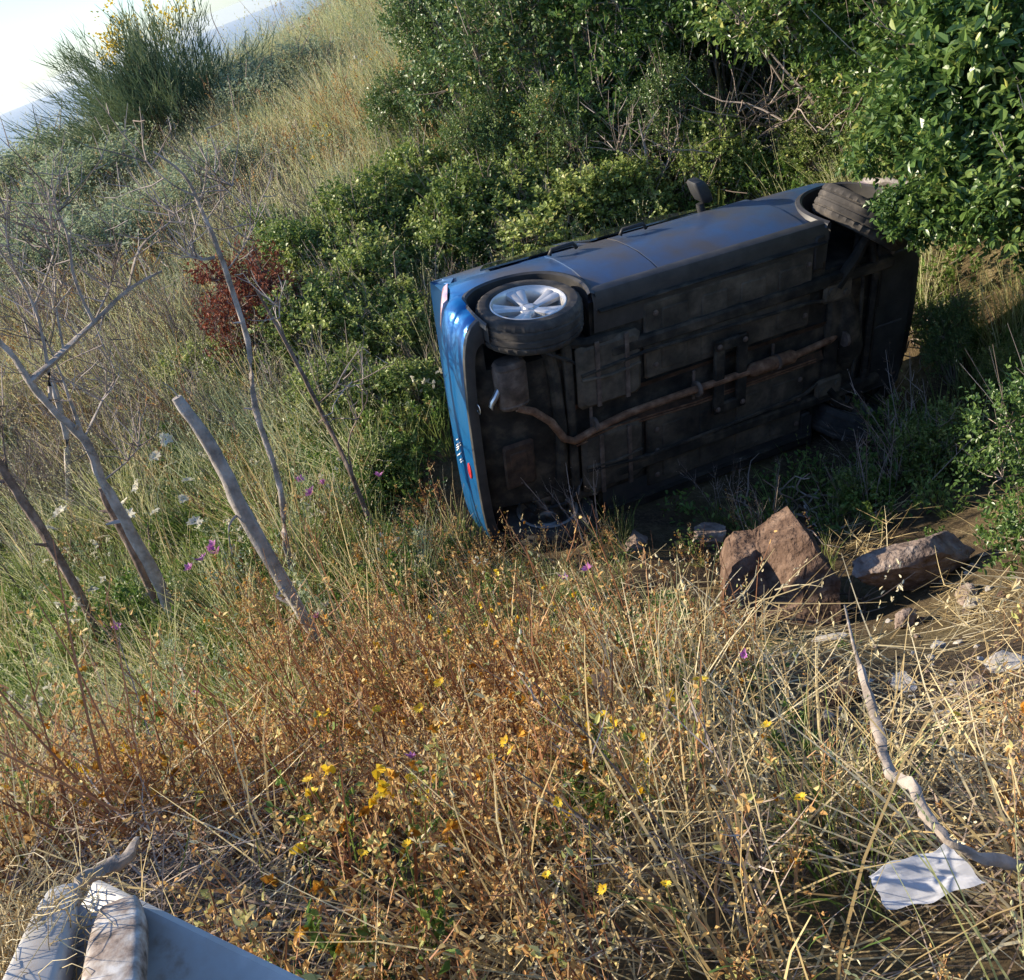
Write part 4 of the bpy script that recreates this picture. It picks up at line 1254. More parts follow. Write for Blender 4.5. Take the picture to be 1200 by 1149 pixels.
bush('weed_bush', 'shrub', 1118, 455, 110, 'bush added to darken the gap beside the nose of the car', None, 'bush', .7)  # added bush, stands in for the dark shadow gap right of the nose
bush('weed_bush', 'bramble', 1190, 445, 50, 'yellow green leafy bush below the grassy patch', None, 'bush', .9)
bush('weed_bush', 'bramble', 790, 745, 55, 'low green weed clump in front of the broken rock', None, 'weed', 1.0, variant=1)
bush('weed_bush', 'bramble', 1010, 590, 50, 'shaded low weeds under the nose of the car', None, 'bush', 1.0)
bush('weed_bush', 'bramble', 1095, 550, 80, 'shaded green bush in the car shadow behind the flat stone', None, 'bush', .8)
bush('weed_bush', 'bramble', 275, 850, 50, 'leafy green weed clump at the edge of the golden weeds', None, 'weed', .9, variant=2)

# dry heaps
tangle('dry_vines', 905, 185, .75, .8, 150, V_TWIG, 'heap of dry brown vines behind the front of the car', 'brush', r0=.009, L=1.0)
tangle('dry_twigs', 800, 205, .45, .6, 70, V_TWIG, 'bare pinkish twigs behind the door mirror', 'brush', r0=.008, L=.8, curl=.6, lean=(0, 0, .7))
tangle('dry_twigs', 250, 470, .7, .7, 110, V_TWIG, 'grey heap of fine dead twigs behind the bleached stake', 'brush', r0=.0035, L=.6, curl=1.2, lean=(0, 0, .3))
tangle('dry_twigs', 120, 440, .8, .7, 110, V_TWIG, 'fine dead twigs around the forked dead tree', 'brush', r0=.003, L=.6, curl=1.1, lean=(0, 0, .5))
tangle('dry_twigs', 60, 500, .9, .8, 130, V_TWIG, 'pale fine dead brush below the forked dead tree', 'brush', r0=.0035, L=.6, curl=1.1)
tangle('dry_twigs', 215, 390, .8, .8, 120, V_TWIG, 'pale fine dead brush left of the dead red bush', 'brush', r0=.0035, L=.6, curl=1.1)
tangle('dry_twigs', 930, 600, .4, .15, 26, V_TWIG, 'dead twigs in the shade under the car front', 'brush', r0=.008, L=.7)
tangle('dry_twigs', 1080, 395, .35, .3, 40, V_TWIG, 'reddish dry brush by the nose of the car', 'brush', r0=.008, L=.5)
tangle('dry_twigs', 990, 725, .2, .10, 40, V_GREY, 'dry uprooted straw heap below the broken rock', 'brush', r0=.005, L=.5)

tangle('dry_twigs', 290, 275, .9, .8, 150, V_TWIG, 'purplish brown dry brush above the dead red bush', 'brush', r0=.006, L=.8, curl=1.0, lean=(0, 0, .4))
bush('dry_bush', 'drybush', 95, 405, 80, 'rusty brown withered bush behind the forked dead tree', None, 'bush', 1.0)
# ------------------------------------------------------------------ broom on the ridge
def broom():
    p = hit(212, 185)
    R = p.length
    s = R / FOCAL
    H = 195 * s
    root = empty('broom_shrub', (p.x, p.y, p.z - .1))
    tag(root, 'large yellow flowering broom shrub standing on the ridge against the sky', 'shrub')
    n = 170
    a = RNG.uniform(0, 6.283, n); tl = RNG.uniform(0, 1, n) ** .8 * 1.08
    D0 = np.stack([np.sin(tl) * np.cos(a), np.sin(tl) * np.sin(a), np.cos(tl)], 1)
    L = H * RNG.uniform(.45, .80, n)
    P0 = np.stack([RNG.normal(0, .12, n), RNG.normal(0, .12, n), np.zeros(n)], 1) * H * .3
    mb_parts = []
    stems = MB()
    for i in range(n):
        d = Vector(D0[i]); q = Vector(P0[i])
        stems.tube([q, q + d * L[i] * .4, q + d * L[i] * .7 + Vector((0, 0, .05))], [.02, .013, .005], 4, var=float(RNG.uniform(0, .6)), cap=False)
    stems.build('stems', V_TWIG, root)
    k = 75
    j = np.repeat(np.arange(n), k); m_ = n * k
    t = RNG.uniform(.42, 1.0, (m_, 1)) ** .8
    bp = P0[j] + D0[j] * L[j][:, None] * t + RNG.normal(0, .022 * H, (m_, 3))
    bd = norm(D0[j] + rdir(m_, RNG, .3) * .6)
    V, F, tip = blades_geo(bp, bd, norm(bd + np.array([0, 0, .25])), H * RNG.uniform(.05, .13, m_), np.full(m_, .014), side_of(bd), 2, taper=True)
    obj('foliage', fast_mesh('foliage', V, F, V_BROOM, np.repeat(np.clip(RNG.uniform(0, 1, n)[j] * .5 + RNG.uniform(0, .5, m_), 0, 1), 6)), root)
    # flower clusters at some shoots
    crown = np.where((t[:, 0] > .8) & (tip[:, 2] > .62 * H))[0]
    cent = [crown[i] for i in RNG.choice(len(crown), 8, replace=False)]
    fp = []
    for c in cent:
        near = np.where(np.linalg.norm(tip - tip[c], axis=1) < .09 * H)[0]
        near = near[RNG.uniform(size=len(near)) < .3]
        fp.append(tip[near])
    fp = np.concatenate(fp); fp = np.repeat(fp, 3, 0) + RNG.normal(0, .035, (len(fp) * 3, 3))
    V, F = leaves_geo(fp, rdir(len(fp), RNG, .5), rdir(len(fp), RNG), .05, .022)
    tag(obj('flowers', fast_mesh('flowers', V, F, V_YELLOW, np.repeat(RNG.uniform(0, 1, len(fp)), 6)), root), kind='stuff')
broom()
def yellow_broom(px, py, h, label):
    r = bush('broom_shrub', 'herb', px, py, h, label, None, 'shrub', 1.1)
    n = 500
    fp = RNG.normal(0, .3, (n, 3)); fp[:, 2] = np.abs(fp[:, 2]) * .6 + .3
    V, F = leaves_geo(fp, rdir(n, RNG, .5), rdir(n, RNG), .06, .025)
    tag(obj('flowers', fast_mesh('flowers', V, F, V_YELLOW, np.repeat(RNG.uniform(0, 1, n), 6)), r), kind='stuff')
yellow_broom(25, 258, 50, 'small yellow flowering broom at the left end of the ridge')
tangle('dry_twigs', 240, 128, .5, 1.2, 90, V_RED, 'reddish dry bush in front of the broom', 'bush', r0=.012, L=.9, curl=.5, lean=(0, 0, .8))

# ------------------------------------------------------------------ dead trees, stakes and branches
def wood(name, base, pxs, radii, m, label, cat, group=None, lean=0.0, branches=(), twigs=0, twl=.35, sides=9, bm_=None, seed=1, sink=.12):
    """trunk through the picture points pxs on an upright plane at BASE; branches likewise"""
    b = hit(*base)
    pts = [upright(x, y, b, lean) for x, y in pxs]
    root = empty(name, (b.x, b.y, b.z))
    tag(root, label, cat, group)
    loc = [p - b for p in pts]
    low = min(range(len(loc)), key=lambda i: loc[i].z)
    if sink and low in (0, len(loc) - 1):
        a_, c_ = (loc[0], loc[1]) if low == 0 else (loc[-1], loc[-2])
        e = a_ + (a_ - c_).normalized() * sink
        loc, radii = ([e] + loc, [radii[0]] + list(radii)) if low == 0 else (loc + [e], list(radii) + [radii[-1]])
    rr_ = random.Random(seed)
    def smooth_path(L_, R_):
        P, Q = [], []
        for i in range(len(L_) - 1):
            p0 = L_[max(i - 1, 0)]; p1 = L_[i]; p2 = L_[i + 1]; p3 = L_[min(i + 2, len(L_) - 1)]
            for k in range(4):
                t = k / 4
                v = .5 * ((2 * p1) + (p2 - p0) * t + (2 * p0 - 5 * p1 + 4 * p2 - p3) * t * t + (-p0 + 3 * p1 - 3 * p2 + p3) * t ** 3)
                j = R_[i] * .13
                P.append(v + Vector((rr_.uniform(-j, j), rr_.uniform(-j, j), rr_.uniform(-j, j)))); Q.append((R_[i] * (1 - t) + R_[i + 1] * t) * rr_.uniform(.93, 1.07))
        P.append(L_[-1]); Q.append(R_[-1]); return P, Q
    P, Q = smooth_path(loc, list(radii))
    mb = MB(); mb.tube(P, Q, sides, var=.5, rough=.22)
    for q_ in range(5):
        k_ = rr_.randrange(2, len(P) - 1); d_ = Vector((rr_.gauss(0, 1), rr_.gauss(0, 1), rr_.gauss(.5, .5))).normalized()
        l_ = Q[k_] * rr_.uniform(2.0, 5.0)
        mb.tube([P[k_], P[k_] + d_ * l_ * .6, P[k_] + d_ * l_], [Q[k_] * .5, Q[k_] * .32, Q[k_] * .16], 5, rough=.3)
    mb.build('trunk', m, root, smooth=True, angle=60)
    allp = [(P, Q)]
    for bpx, brad in branches:
        L_ = []
        for q in bpx:
            dz = 0
            L_.append(upright(q[0], q[1], b, lean + (q[2] if len(q) > 2 else 0)) - b)
        P2, Q2 = smooth_path(L_, [brad * (1 - .7 * i / (len(L_) - 1)) for i in range(len(L_))])
        mb = MB(); mb.tube(P2, Q2, 6, var=.5, rough=.2)
        mb.build('branch', m, root, smooth=True, angle=60)
        allp.append((P2, Q2))
    if twigs:
        mb = MB()
        for i in range(twigs):
            P2, Q2 = allp[rr_.randrange(len(allp))] if len(allp) == 1 or rr_.random() < .2 else allp[1 + rr_.randrange(len(allp) - 1)]
            k = rr_.randrange(len(P2) // 3, len(P2)); q = P2[k]
            d = Vector((rr_.gauss(0, .8), rr_.gauss(0, .6), rr_.gauss(1.0, .5))).normalized()
            ll = twl * rr_.uniform(.4, 1.2); pts_ = [q]
            for s_ in range(4):
                d = (d + Vector((rr_.gauss(0, .13), rr_.gauss(0, .13), rr_.gauss(.03, .1)))).normalized()
                pts_.append(pts_[-1] + d * ll / 4)
                if rr_.random() < .5:
                    e = (d + Vector((rr_.gauss(0, .7), rr_.gauss(0, .7), rr_.gauss(0, .7)))).normalized()
                    mb.tube([pts_[-1], pts_[-1] + e * ll * .2, pts_[-1] + e * ll * .35 + Vector((0, 0, .01))], [.0035, .0025, .0015], 4, var=rr_.random(), cap=False)
            mb.tube(pts_, [.0045, .004, .003, .0025, .0015], 4, var=rr_.random(), cap=False)
        mb.build('twigs', V_TWIG, root, kind='stuff')
    return root

_b = hit(388, 775); KEEP_OUT.append((_b.x * .97, _b.y * .96, .22))
wood('dead_stake', (388, 775), [(388, 772), (350, 712), (287, 604), (250, 530), (207, 466)], [.030, .036, .038, .037, .026], V_PALEWOOD,
     'thick bleached bare stake leaning left out of the grass', 'dead tree', branches=[([(287, 604), (275, 606), (268, 622), (272, 650)], .010), ([(222, 490), (205, 460), (190, 448)], .006)], seed=2)
wood('dead_sapling', (352, 700), [(352, 700), (335, 640), (328, 570), (300, 480), (290, 400), (262, 310), (238, 250), (215, 205), (180, 178)], [.022, .020, .019, .018, .017, .015, .012, .009, .005], V_BARK,
     'tall thin dead sapling in front of the red bush', 'dead tree', branches=[([(252, 302), (235, 304), (218, 298)], .012), ([(240, 262), (258, 235), (275, 215)], .006), ([(228, 230), (200, 215), (172, 190)], .007), ([(268, 315), (285, 290), (300, 255)], .006), ([(232, 240), (240, 215), (243, 165)], .006)], twigs=40, twl=.4, seed=3)
wood('dead_sapling', (452, 655), [(452, 655), (425, 590), (405, 540), (372, 475), (350, 430), (318, 370), (300, 340)], [.018, .017, .016, .015, .013, .010, .006], V_BARK2,
     'thin reddish dead stem leaning left of the car', 'dead tree', branches=[([(420, 580), (408, 520), (430, 470), (425, 450)], .007), ([(372, 475), (400, 450), (415, 448)], .005), ([(350, 430), (330, 385), (325, 340)], .006)], twigs=16, twl=.3, seed=4)
wood('dead_tree', (215, 750), [(215, 750), (190, 690), (155, 625), (120, 565), (98, 515), (60, 478), (35, 448), (10, 412), (-25, 380)], [.042, .040, .036, .030, .027, .024, .022, .018, .012], V_BARK,
     'forked grey dead tree with spreading bare branches', 'dead tree',
     branches=[([(35, 448), (75, 412), (110, 378), (150, 340), (190, 318)], .024), ([(110, 378), (88, 330), (80, 280), (65, 240), (60, 210)], .012), ([(150, 340), (165, 290), (200, 260), (205, 250)], .010),
               ([(60, 478), (55, 420), (40, 360), (18, 320), (-5, 290)], .014), ([(98, 515), (82, 470), (72, 440), (55, 400)], .014), ([(40, 360), (62, 300), (60, 270)], .008), ([(18, 320), (8, 280), (5, 240)], .007), ([(120, 360), (130, 330), (140, 300)], .006),
               ([(110, 378), (125, 345), (135, 318)], .007), ([(98, 515), (120, 470), (135, 440), (120, 405)], .010), ([(75, 412), (66, 360), (62, 300), (55, 290)], .008), ([(120, 565), (150, 540), (165, 520)], .008)],
     twigs=120, twl=.45, seed=5)
wood('dead_tree', (205, 745), [(200, 748), (180, 700), (160, 655), (130, 600), (118, 572)], [.022, .024, .026, .024, .018], V_BARK2, 'dark dead stem close beside the forked dead tree', 'dead tree', seed=6)
wood('dead_stake', (82, 625), [(82, 624), (80, 570), (78, 515), (66, 465), (60, 440)], [.030, .029, .028, .026, .020], V_PALEWOOD, 'short pale upright post behind the forked dead tree', 'dead tree', seed=7)
wood('dead_tree', (130, 772), [(130, 772), (95, 700), (60, 640), (25, 585), (0, 545), (-30, 500)], [.026, .030, .032, .030, .026, .02], V_BARK2, 'long dead stem leaning out of the left edge', 'dead tree', branches=[([(10, 560), (2, 500), (4, 470)], .007)], twigs=8, seed=8)
wood('dead_tree', (178, 668), [(178, 668), (176, 640), (173, 612)], [.016, .013, .003], V_BARK2, 'short splintered stem between forked tree and bleached stake', 'dead tree', seed=9)
wood('dead_sapling', (50, 470), [(50, 470), (40, 430), (30, 380), (10, 340)], [.016, .014, .012, .006], V_BARK, 'bare sapling behind the forked dead tree', 'dead tree', branches=[([(40, 430), (60, 390), (62, 340)], .007), ([(30, 380), (25, 320), (20, 280)], .006)], twigs=30, twl=.4, seed=10)
wood('dead_sapling', (762, 262), [(762, 262), (760, 220), (756, 175), (748, 140)], [.022, .018, .014, .006], V_PALEWOOD, 'pale bare sapling behind the car door', 'dead tree', branches=[([(760, 225), (780, 195), (792, 165)], .012), ([(758, 200), (735, 180), (720, 176)], .007)], twigs=30, twl=.5, seed=11)
wood('dead_branch', (947, 205), [(950, 206), (935, 190), (920, 172)], [.03, .026, .02], V_BARK2, 'broken stub of branch lying above the front wheel arch', 'branch', seed=12)
wood('dead_tree', (285, 110), [(285, 100), (268, 62), (250, 25), (246, 5)], [.025, .022, .02, .012], V_BARK2, 'tall brown dry flower stalk beside the broom', 'dead tree', twigs=0, seed=13)
wood('dead_tree', (1028, 622), [(1027, 622), (1026, 600)], [.010, .006], V_PALEWOOD, 'thin cut stem above the flat stone', 'stem', seed=14)

def lying(name, pxs, lifts, radii, m, label, cat='branch', sides=8, branches=()):
    pts = [hit(x, y, l) for (x, y), l in zip(pxs, lifts)]
    root = empty(name, pts[0]); tag(root, label, cat)
    mb = MB()
    P, Q = [], []
    for i in range(len(pts) - 1):
        for k in range(4):
            t = k / 4
            P.append(pts[i].lerp(pts[i + 1], t) - pts[0] + Vector([random.uniform(-1, 1) * radii[i] * .22 for _ in range(3)])); Q.append((radii[i] * (1 - t) + radii[i + 1] * t) * random.uniform(.9, 1.1))
    P.append(pts[-1] - pts[0]); Q.append(radii[-1])
    mb.tube(P, Q, sides, rough=.25); mb.build('stem', m, root, smooth=True, angle=60)
    for bp, bl, br in branches:
        mb = MB(); q = [hit(x, y, l) - pts[0] for (x, y), l in zip(bp, bl)]
        mb.tube(q, [br * (1 - .2 * i) for i in range(len(q))], 6); mb.build('branch', m, root, smooth=True)
lying('dead_branch', [(1008, 782), (1022, 830), (1035, 880), (1042, 908), (1068, 918), (1085, 955), (1110, 985), (1145, 1003), (1175, 1010), (1215, 1022)], [.42, .40, .38, .36, .36, .34, .30, .26, .22, .15],
      [.009, .012, .012, .011, .012, .011, .009, .010, .012, .012], V_BARK, 'crooked grey dead branch above the white wrapper',
      branches=[([(1084, 952), (1088, 975), (1104, 992)], [.33, .28, .22], .007), ([(1008, 782), (1000, 755), (990, 710)], [.42, .40, .36], .006)])
lying('dead_log', [(1012, 214), (1040, 213), (1078, 219)], [.75, .75, .72], [.03, .035, .03], V_PALEWOOD, 'short bare log end lying beyond the front wheel', 'log')
lying('dead_branch', [(1122, 22), (1150, 18), (1178, 20)], [1.6, 1.6, 1.6], [.02, .022, .02], V_PALEWOOD, 'pale broken bough high in the oaks', 'branch')

# ------------------------------------------------------------------ stones
M_ROCK = nmat('brown_rock', [(.3, (.055, .034, .025)), (.5, (.135, .087, .062)), (.7, (.24, .165, .12))], scale=9, rough=.95, bump=1.0, bscale=26, dist=.035, spec=.12)
M_STONE = nmat('weathered_stone', [(.3, (.13, .095, .078)), (.5, (.26, .20, .165)), (.7, (.40, .33, .28))], scale=10, rough=.95, bump=1.0, bscale=32, dist=.025, spec=.12)
M_PALE = nmat('pale_stone', [(.3, (.28, .26, .23)), (.5, (.42, .39, .35)), (.7, (.55, .52, .47))], scale=8, rough=.9, bump=.6, bscale=30, dist=.01, spec=.2)
def rock_mesh(name, size, m, seed, cuts=7, sub=4, rough=.05):
    bm = bmesh.new()
    bmesh.ops.create_icosphere(bm, subdivisions=sub, radius=1)
    rr_ = np.random.default_rng(seed)
    N_ = norm(rr_.normal(size=(cuts + 6, 3))); dd = rr_.uniform(.42, .85, cuts + 6)
    V = np.array([v.co for v in bm.verts])
    for nv, d_ in zip(N_, dd):
        k = V @ nv; ov = np.maximum(k - d_, 0); V = V - nv[None] * ov[:, None] * .97
    f = 1 + rough * (np.sin(V[:, 0] * 9 + 1) * np.sin(V[:, 1] * 8 + seed) + .6 * np.sin(V[:, 2] * 17 + V[:, 0] * 13) + .4 * np.sin(V[:, 1] * 31 + V[:, 2] * 23))
    V = V * f[:, None] * np.array(size)
    for v, c in zip(bm.verts, V): v.co = c
    me = bpy.data.meshes.new(name); bm.to_mesh(me); bm.free(); me.materials.append(m)
    me.polygons.foreach_set('use_smooth', np.ones(len(me.polygons), dtype=bool)); me.set_sharp_from_angle(angle=rad(32))
    return me
def stone(px, py, wpx, ratio, m, label, group=None, seed=1, rz=0.0, sink=.3, name='stone', tilt=(0, 0), hr=.6, cat='stone'):
    p = hit(px, py); w = wpx * p.length / FOCAL / 2
    o = obj(name, rock_mesh(name, (w, w * ratio, w * hr), m, seed), None, (p.x, p.y, p.z + w * hr * (.8 - sink)))
    o.rotation_euler = (tilt[0], tilt[1], rz)
    tag(o, label, cat, group); KEEP_OUT.append((p.x, p.y, w * .8))
    return o
# the big broken rock: a block split by a deep notch
def broken_rock():
    p = hit(914, 716)
    s = p.length / FOCAL * .88
    bm = bmesh.new()
    outline = [(-72, -14), (-72, 44), (-54, 84), (-40, 93), (-8, 88), (6, 93), (28, 104), (54, 113), (62, 88), (78, 62), (72, 32), (56, -8), (0, -24)]
    up = Vector((-math.sin(rad(0)), 0, 1)); az_ = math.atan2(p.x, p.y); rt = Vector((math.cos(az_), -math.sin(az_), 0)); fw = Vector((math.sin(az_), math.cos(az_), 0))
    front = {0: -.26, 1: -.16, 2: -.10, 3: .0, 4: .12, 5: .10, 6: .02, 7: -.02, 8: -.10, 9: -.16, 10: -.22, 11: -.30, 12: -.30}
    fv = [bm.verts.new(rt * (x * s) + up * (y * s) + fw * front[i]) for i, (x, y) in enumerate(outline)]
    bv = [bm.verts.new(rt * (x * s * .8) + up * (y * s * .80) + fw * .42) for i, (x, y) in enumerate(outline)]
    notch = bm.verts.new(rt * (-4 * s) + up * (40 * s) - fw * .06)
    left = bm.verts.new(rt * (-38 * s) + up * (34 * s) - fw * .19)
    right = bm.verts.new(rt * (28 * s) + up * (46 * s) - fw * .20)
    k = len(fv)
    bm.faces.new((left, notch, right))
    hubs = {0: left, 1: left, 2: left, 3: notch, 4: notch, 5: right, 6: right, 7: right, 8: right, 9: right, 10: right, 11: right, 12: left}
    for i in range(k):
        a_, b_ = fv[i], fv[(i + 1) % k]; bm.faces.new((a_, b_, hubs[i]))
        if hubs[i] is not hubs[(i + 1) % k]: bm.faces.new((b_, hubs[(i + 1) % k], hubs[i]))
        bm.faces.new((b_, a_, bv[i], bv[(i + 1) % k]))
    bm.faces.new(bv)
    bmesh.ops.recalc_face_normals(bm, faces=bm.faces[:])
    bmesh.ops.triangulate(bm, faces=bm.faces[:])
    bmesh.ops.subdivide_edges(bm, edges=bm.edges[:], cuts=5, use_grid_fill=True)
    rr_ = np.random.default_rng(5)
    for v in bm.verts:
        c = v.co
        n_ = .012 * math.sin(c.x * 9 + c.z * 13) + .006 * math.sin(c.z * 31 + c.y * 30 + 1)
        v.co = c * (1 + n_ * 1.2) + Vector(rr_.normal(size=3)) * .0025
    me = bpy.data.meshes.new('rock'); bm.to_mesh(me); bm.free(); me.materials.append(M_ROCK)
    me.polygons.foreach_set('use_smooth', np.ones(len(me.polygons), dtype=bool)); me.set_sharp_from_angle(angle=rad(28))
    o = obj('rock', me, None, (p.x, p.y, p.z - .02)); tag(o, 'large broken brown rock with a split top in front of the car', 'rock')
    KEEP_OUT.append((p.x, p.y, .32)); KEEP_OUT.append((p.x + .1, p.y + .3, .3))
broken_rock()
stone(1084, 682, 165, .42, M_STONE, 'long flat stone lying right of the broken rock', seed=12, rz=-.05, hr=.38, sink=-.1, tilt=(.30, .12))
G_ST = 'small stones scattered on the bare ground'
stone(1182, 782, 56, .6, M_PALE, 'pale stone at the right edge among the straw', G_ST, 3, .2, hr=.4)
stone(1062, 808, 44, .7, M_PALE, 'pale stone beside the upper end of the crooked branch', G_ST, 4, .9, hr=.5)
stone(985, 825, 66, .6, M_ROCK, 'brown stone left of the upper end of the crooked branch', G_ST, 5, .3, hr=.45)
stone(1130, 704, 48, .6, M_STONE, 'flat brown stone below the right end of the flat stone', G_ST, 6, 1.0, hr=.35)
stone(1062, 735, 34, .7, M_STONE, 'grey stone below the flat stone', G_ST, 7, .5, hr=.8)
stone(1142, 712, 26, .8, M_PALE, 'small pale stone under the flat brown stone', G_ST, 8, .5, hr=.7)
stone(1135, 810, 40, .7, M_STONE, 'brown stone in the straw between the pale stones', G_ST, 9, .1, hr=.5)
stone(1110, 842, 30, .7, M_PALE, 'small pale stone right of the crooked branch', G_ST, 10, .1, hr=.5)
stone(1098, 760, 24, .7, M_PALE, 'small pale stone in the middle of the bare ground', G_ST, 11, .7, hr=.5)
stone(818, 745, 26, .8, M_ROCK, 'small reddish stone in the weeds left of the broken rock', G_ST, 13, .7, hr=.7)
stone(968, 750, 46, .3, M_PALE, 'flat pale shard below the broken rock', G_ST, 14, -.3, hr=.2)
stone(437, 660, 30, .7, M_PALE, 'pale stone at the foot of the reddish stem', G_ST, 15, .7, hr=.6)
stone(745, 640, 46, .8, M_STONE, 'stone in the shade under the car', G_ST, 16, .7, hr=.6)
stone(830, 640, 70, .8, M_STONE, 'shaded stone left of the broken rock', G_ST, 17, .4, hr=.6)
for i in range(95):
    px = random.uniform(860, 1195); py = random.uniform(640, 850)
    stone(px, py, random.uniform(7, 16), .75, random.choice((M_STONE, M_PALE, M_ROCK)), 'small pebble on the bare strawy ground around the rocks', 'pebbles on the bare ground', 20 + i % 5, random.uniform(0, 6), name='pebble', cat='pebble')

# ------------------------------------------------------------------ white wrapper
for q_ in ((1080, 1075), (1085, 1120), (1090, 1170), (1060, 1140), (1120, 1140), (1090, 1220)):
    _p = hit(*q_); KEEP_OUT.append((_p.x, _p.y, .11))
def wrapper():
    c = hit(1082, 1030, .22); s = c.length / FOCAL
    d = ray(1078, 1032)
    rt = (ray(1178, 1032) - ray(978, 1032)).normalized(); dn = (ray(1078, 1132) - ray(1078, 932)).normalized()
    K, J = 22, 14
    TL, TR, BR, BL = (-22, -14), (34, -40), (60, -2), (-36, 28)
    corners = [(-52, 2), (24, -30), (58, 4), (-36, 28)]
    V, F = [], []
    for j in range(J):
        for k in range(K):
            u, v = k / (K - 1), j / (J - 1)
            x = (1 - u) * (1 - v) * corners[0][0] + u * (1 - v) * corners[1][0] + u * v * corners[2][0] + (1 - u) * v * corners[3][0]
            y = (1 - u) * (1 - v) * corners[0][1] + u * (1 - v) * corners[1][1] + u * v * corners[2][1] + (1 - u) * v * corners[3][1]
            w = .005 * math.sin(u * 6 + v * 3) + .006 * abs(math.sin(u * 4 - v * 5)) + .0012 * math.sin(23 * u + 3) * math.sin(19 * v)
            x += 1.2 * math.sin(v * 13) * (u in (0, 1)); y += 1.2 * math.sin(u * 17) * (v in (0, 1))
            V.append(rt * (x * s) + dn * (y * s) + Vector((0, .25, 1)).normalized() * (w + (.5 - v) * .02))
    for j in range(J - 1):
        for k in range(K - 1):
            F.append((j * K + k, j * K + k + 1, (j + 1) * K + k + 1, (j + 1) * K + k))
    me = bpy.data.meshes.new('plastic_wrapper'); me.from_pydata([tuple(v) for v in V], [], F)
    me.materials.append(nmat('white_film', [(.4, (.50, .51, .54)), (.6, (.62, .62, .64))], scale=6, rough=.4, spec=.4))
    o = obj('plastic_wrapper', me, None, c); sm_ = o.modifiers.new('thick', 'SOLIDIFY'); sm_.thickness = .003
    tag(o, 'crumpled white plastic wrapper caught in the dry weeds', 'wrapper')
wrapper()

# ------------------------------------------------------------------ road guard rail at the lower left corner
M_GALV = nmat('galvanised_steel', [(.28, (.24, .17, .12)), (.38, (.36, .33, .30)), (.5, (.38, .37, .355)), (.7, (.48, .47, .455))], scale=7, rough=.55, metal=.25, bump=.1, bscale=40, dist=.002, spec=.5)
M_GALV2 = nmat('dirty_zinc', [(.36, (.10, .075, .055)), (.46, (.27, .21, .17)), (.56, (.38, .335, .29)), (.68, (.54, .52, .49))], scale=26, rough=.7, metal=.1, bump=.35, bscale=70, dist=.004, spec=.3)
def guard_rail():
    A = at(120, 1040, 1.84); B = at(343, 1149, 1.66)
    t = (B - A).normalized(); A = A - t * .02; Lr = 2.4
    side = t.cross(Vector((0, 0, 1))).normalized()
    if side.dot(-A) < 0: side = -side
    up = Vector((0, 0, 1))
    rows = []
    prof = [(-.012, -.02), (-.010, -.006), (0.0, 0.0), (.010, -.004), (.018, -.008), (.07, -.014), (.14, -.028), (.21, -.05), (.27, -.08), (.32, -.13), (.34, -.20), (.33, -.26)]
    root = empty('guard_rail', A); tag(root, 'galvanised steel road guard rail beam at the lower left corner', 'guard rail')
    mb = MB()
    for q in np.linspace(0, Lr, 14):
        rows.append([tuple(t * q + side * o + up * z) for o, z in prof])
    mb.grid(rows)
    b = mb.build('beam', M_GALV, root, smooth=True, angle=50)
    md = b.modifiers.new('thick', 'SOLIDIFY'); md.thickness = .004
    # flat dirty post cap in front, and a bent end plate beyond it
    def plate(name, p0, p1, r0, r1, m, curve, thick=.03):
        mb = MB(); rows = []
        p0 = p0 - A; p1 = p1 - A
        ax = (p1 - p0).normalized(); w = ax.cross(ray(100, 1100)).normalized(); nn = w.cross(ax).normalized()
        if nn.dot(-ray(100, 1100)) < 0: nn = -nn
        if w.x > 0: w = -w
        a_ = rad(28); nn, w = nn * math.cos(a_) + w * math.sin(a_), w * math.cos(a_) - nn * math.sin(a_)
        for i in range(12):
            f = i / 11; c = p0.lerp(p1, f); rr_ = r0 + (r1 - r0) * f
            k_ = math.sqrt(max(0.0, 1 - (1 - min(1, f * 3.5)) ** 2)) * .25 + .75
            ring = []
            for j in range(16):
                a = 2 * math.pi * j / 16
                ca, sa = math.cos(a), math.sin(a)
                sx = abs(ca) ** .4 * (1 if ca > 0 else -1); sy = abs(sa) ** .4 * (1 if sa > 0 else -1)
                ring.append(tuple(c + w * sx * rr_ * k_ + nn * sy * thick * (1 if curve == 0 else 1)))
            rows.append(ring)
        mb.grid(rows, closed=True); mb.f.append(tuple(reversed(range(16)))); mb.f.append(tuple(11 * 16 + j for j in range(16)))
        return mb.build(name, m, root, smooth=True, angle=50)
    plate('post', at(143, 1068, 1.80), at(116, 1300, 1.53), .040, .046, M_GALV2, 0, .022)
    post2 = plate('end_plate', at(78, 1056, 1.92), at(0, 1270, 1.62), .034, .05, M_GALV, 1, .03)
guard_rail()
g = hit(120, 1030, .05)
tangle('dead_straw', 20, 1090, .17, .10, 420, V_STRAW, 'dead straw piled on the guard rail end plate', 'straw', r0=.0011, L=.16, loc=at(5, 1095, 1.84) - Vector((0, 0, .06)))
lying('dead_branch', [(90, 1035), (120, 1020), (148, 1010), (160, 985)], [.55, .55, .55, .55], [.014, .016, .014, .008], V_BARK, 'gnarled grey stick behind the guard rail', 'branch')

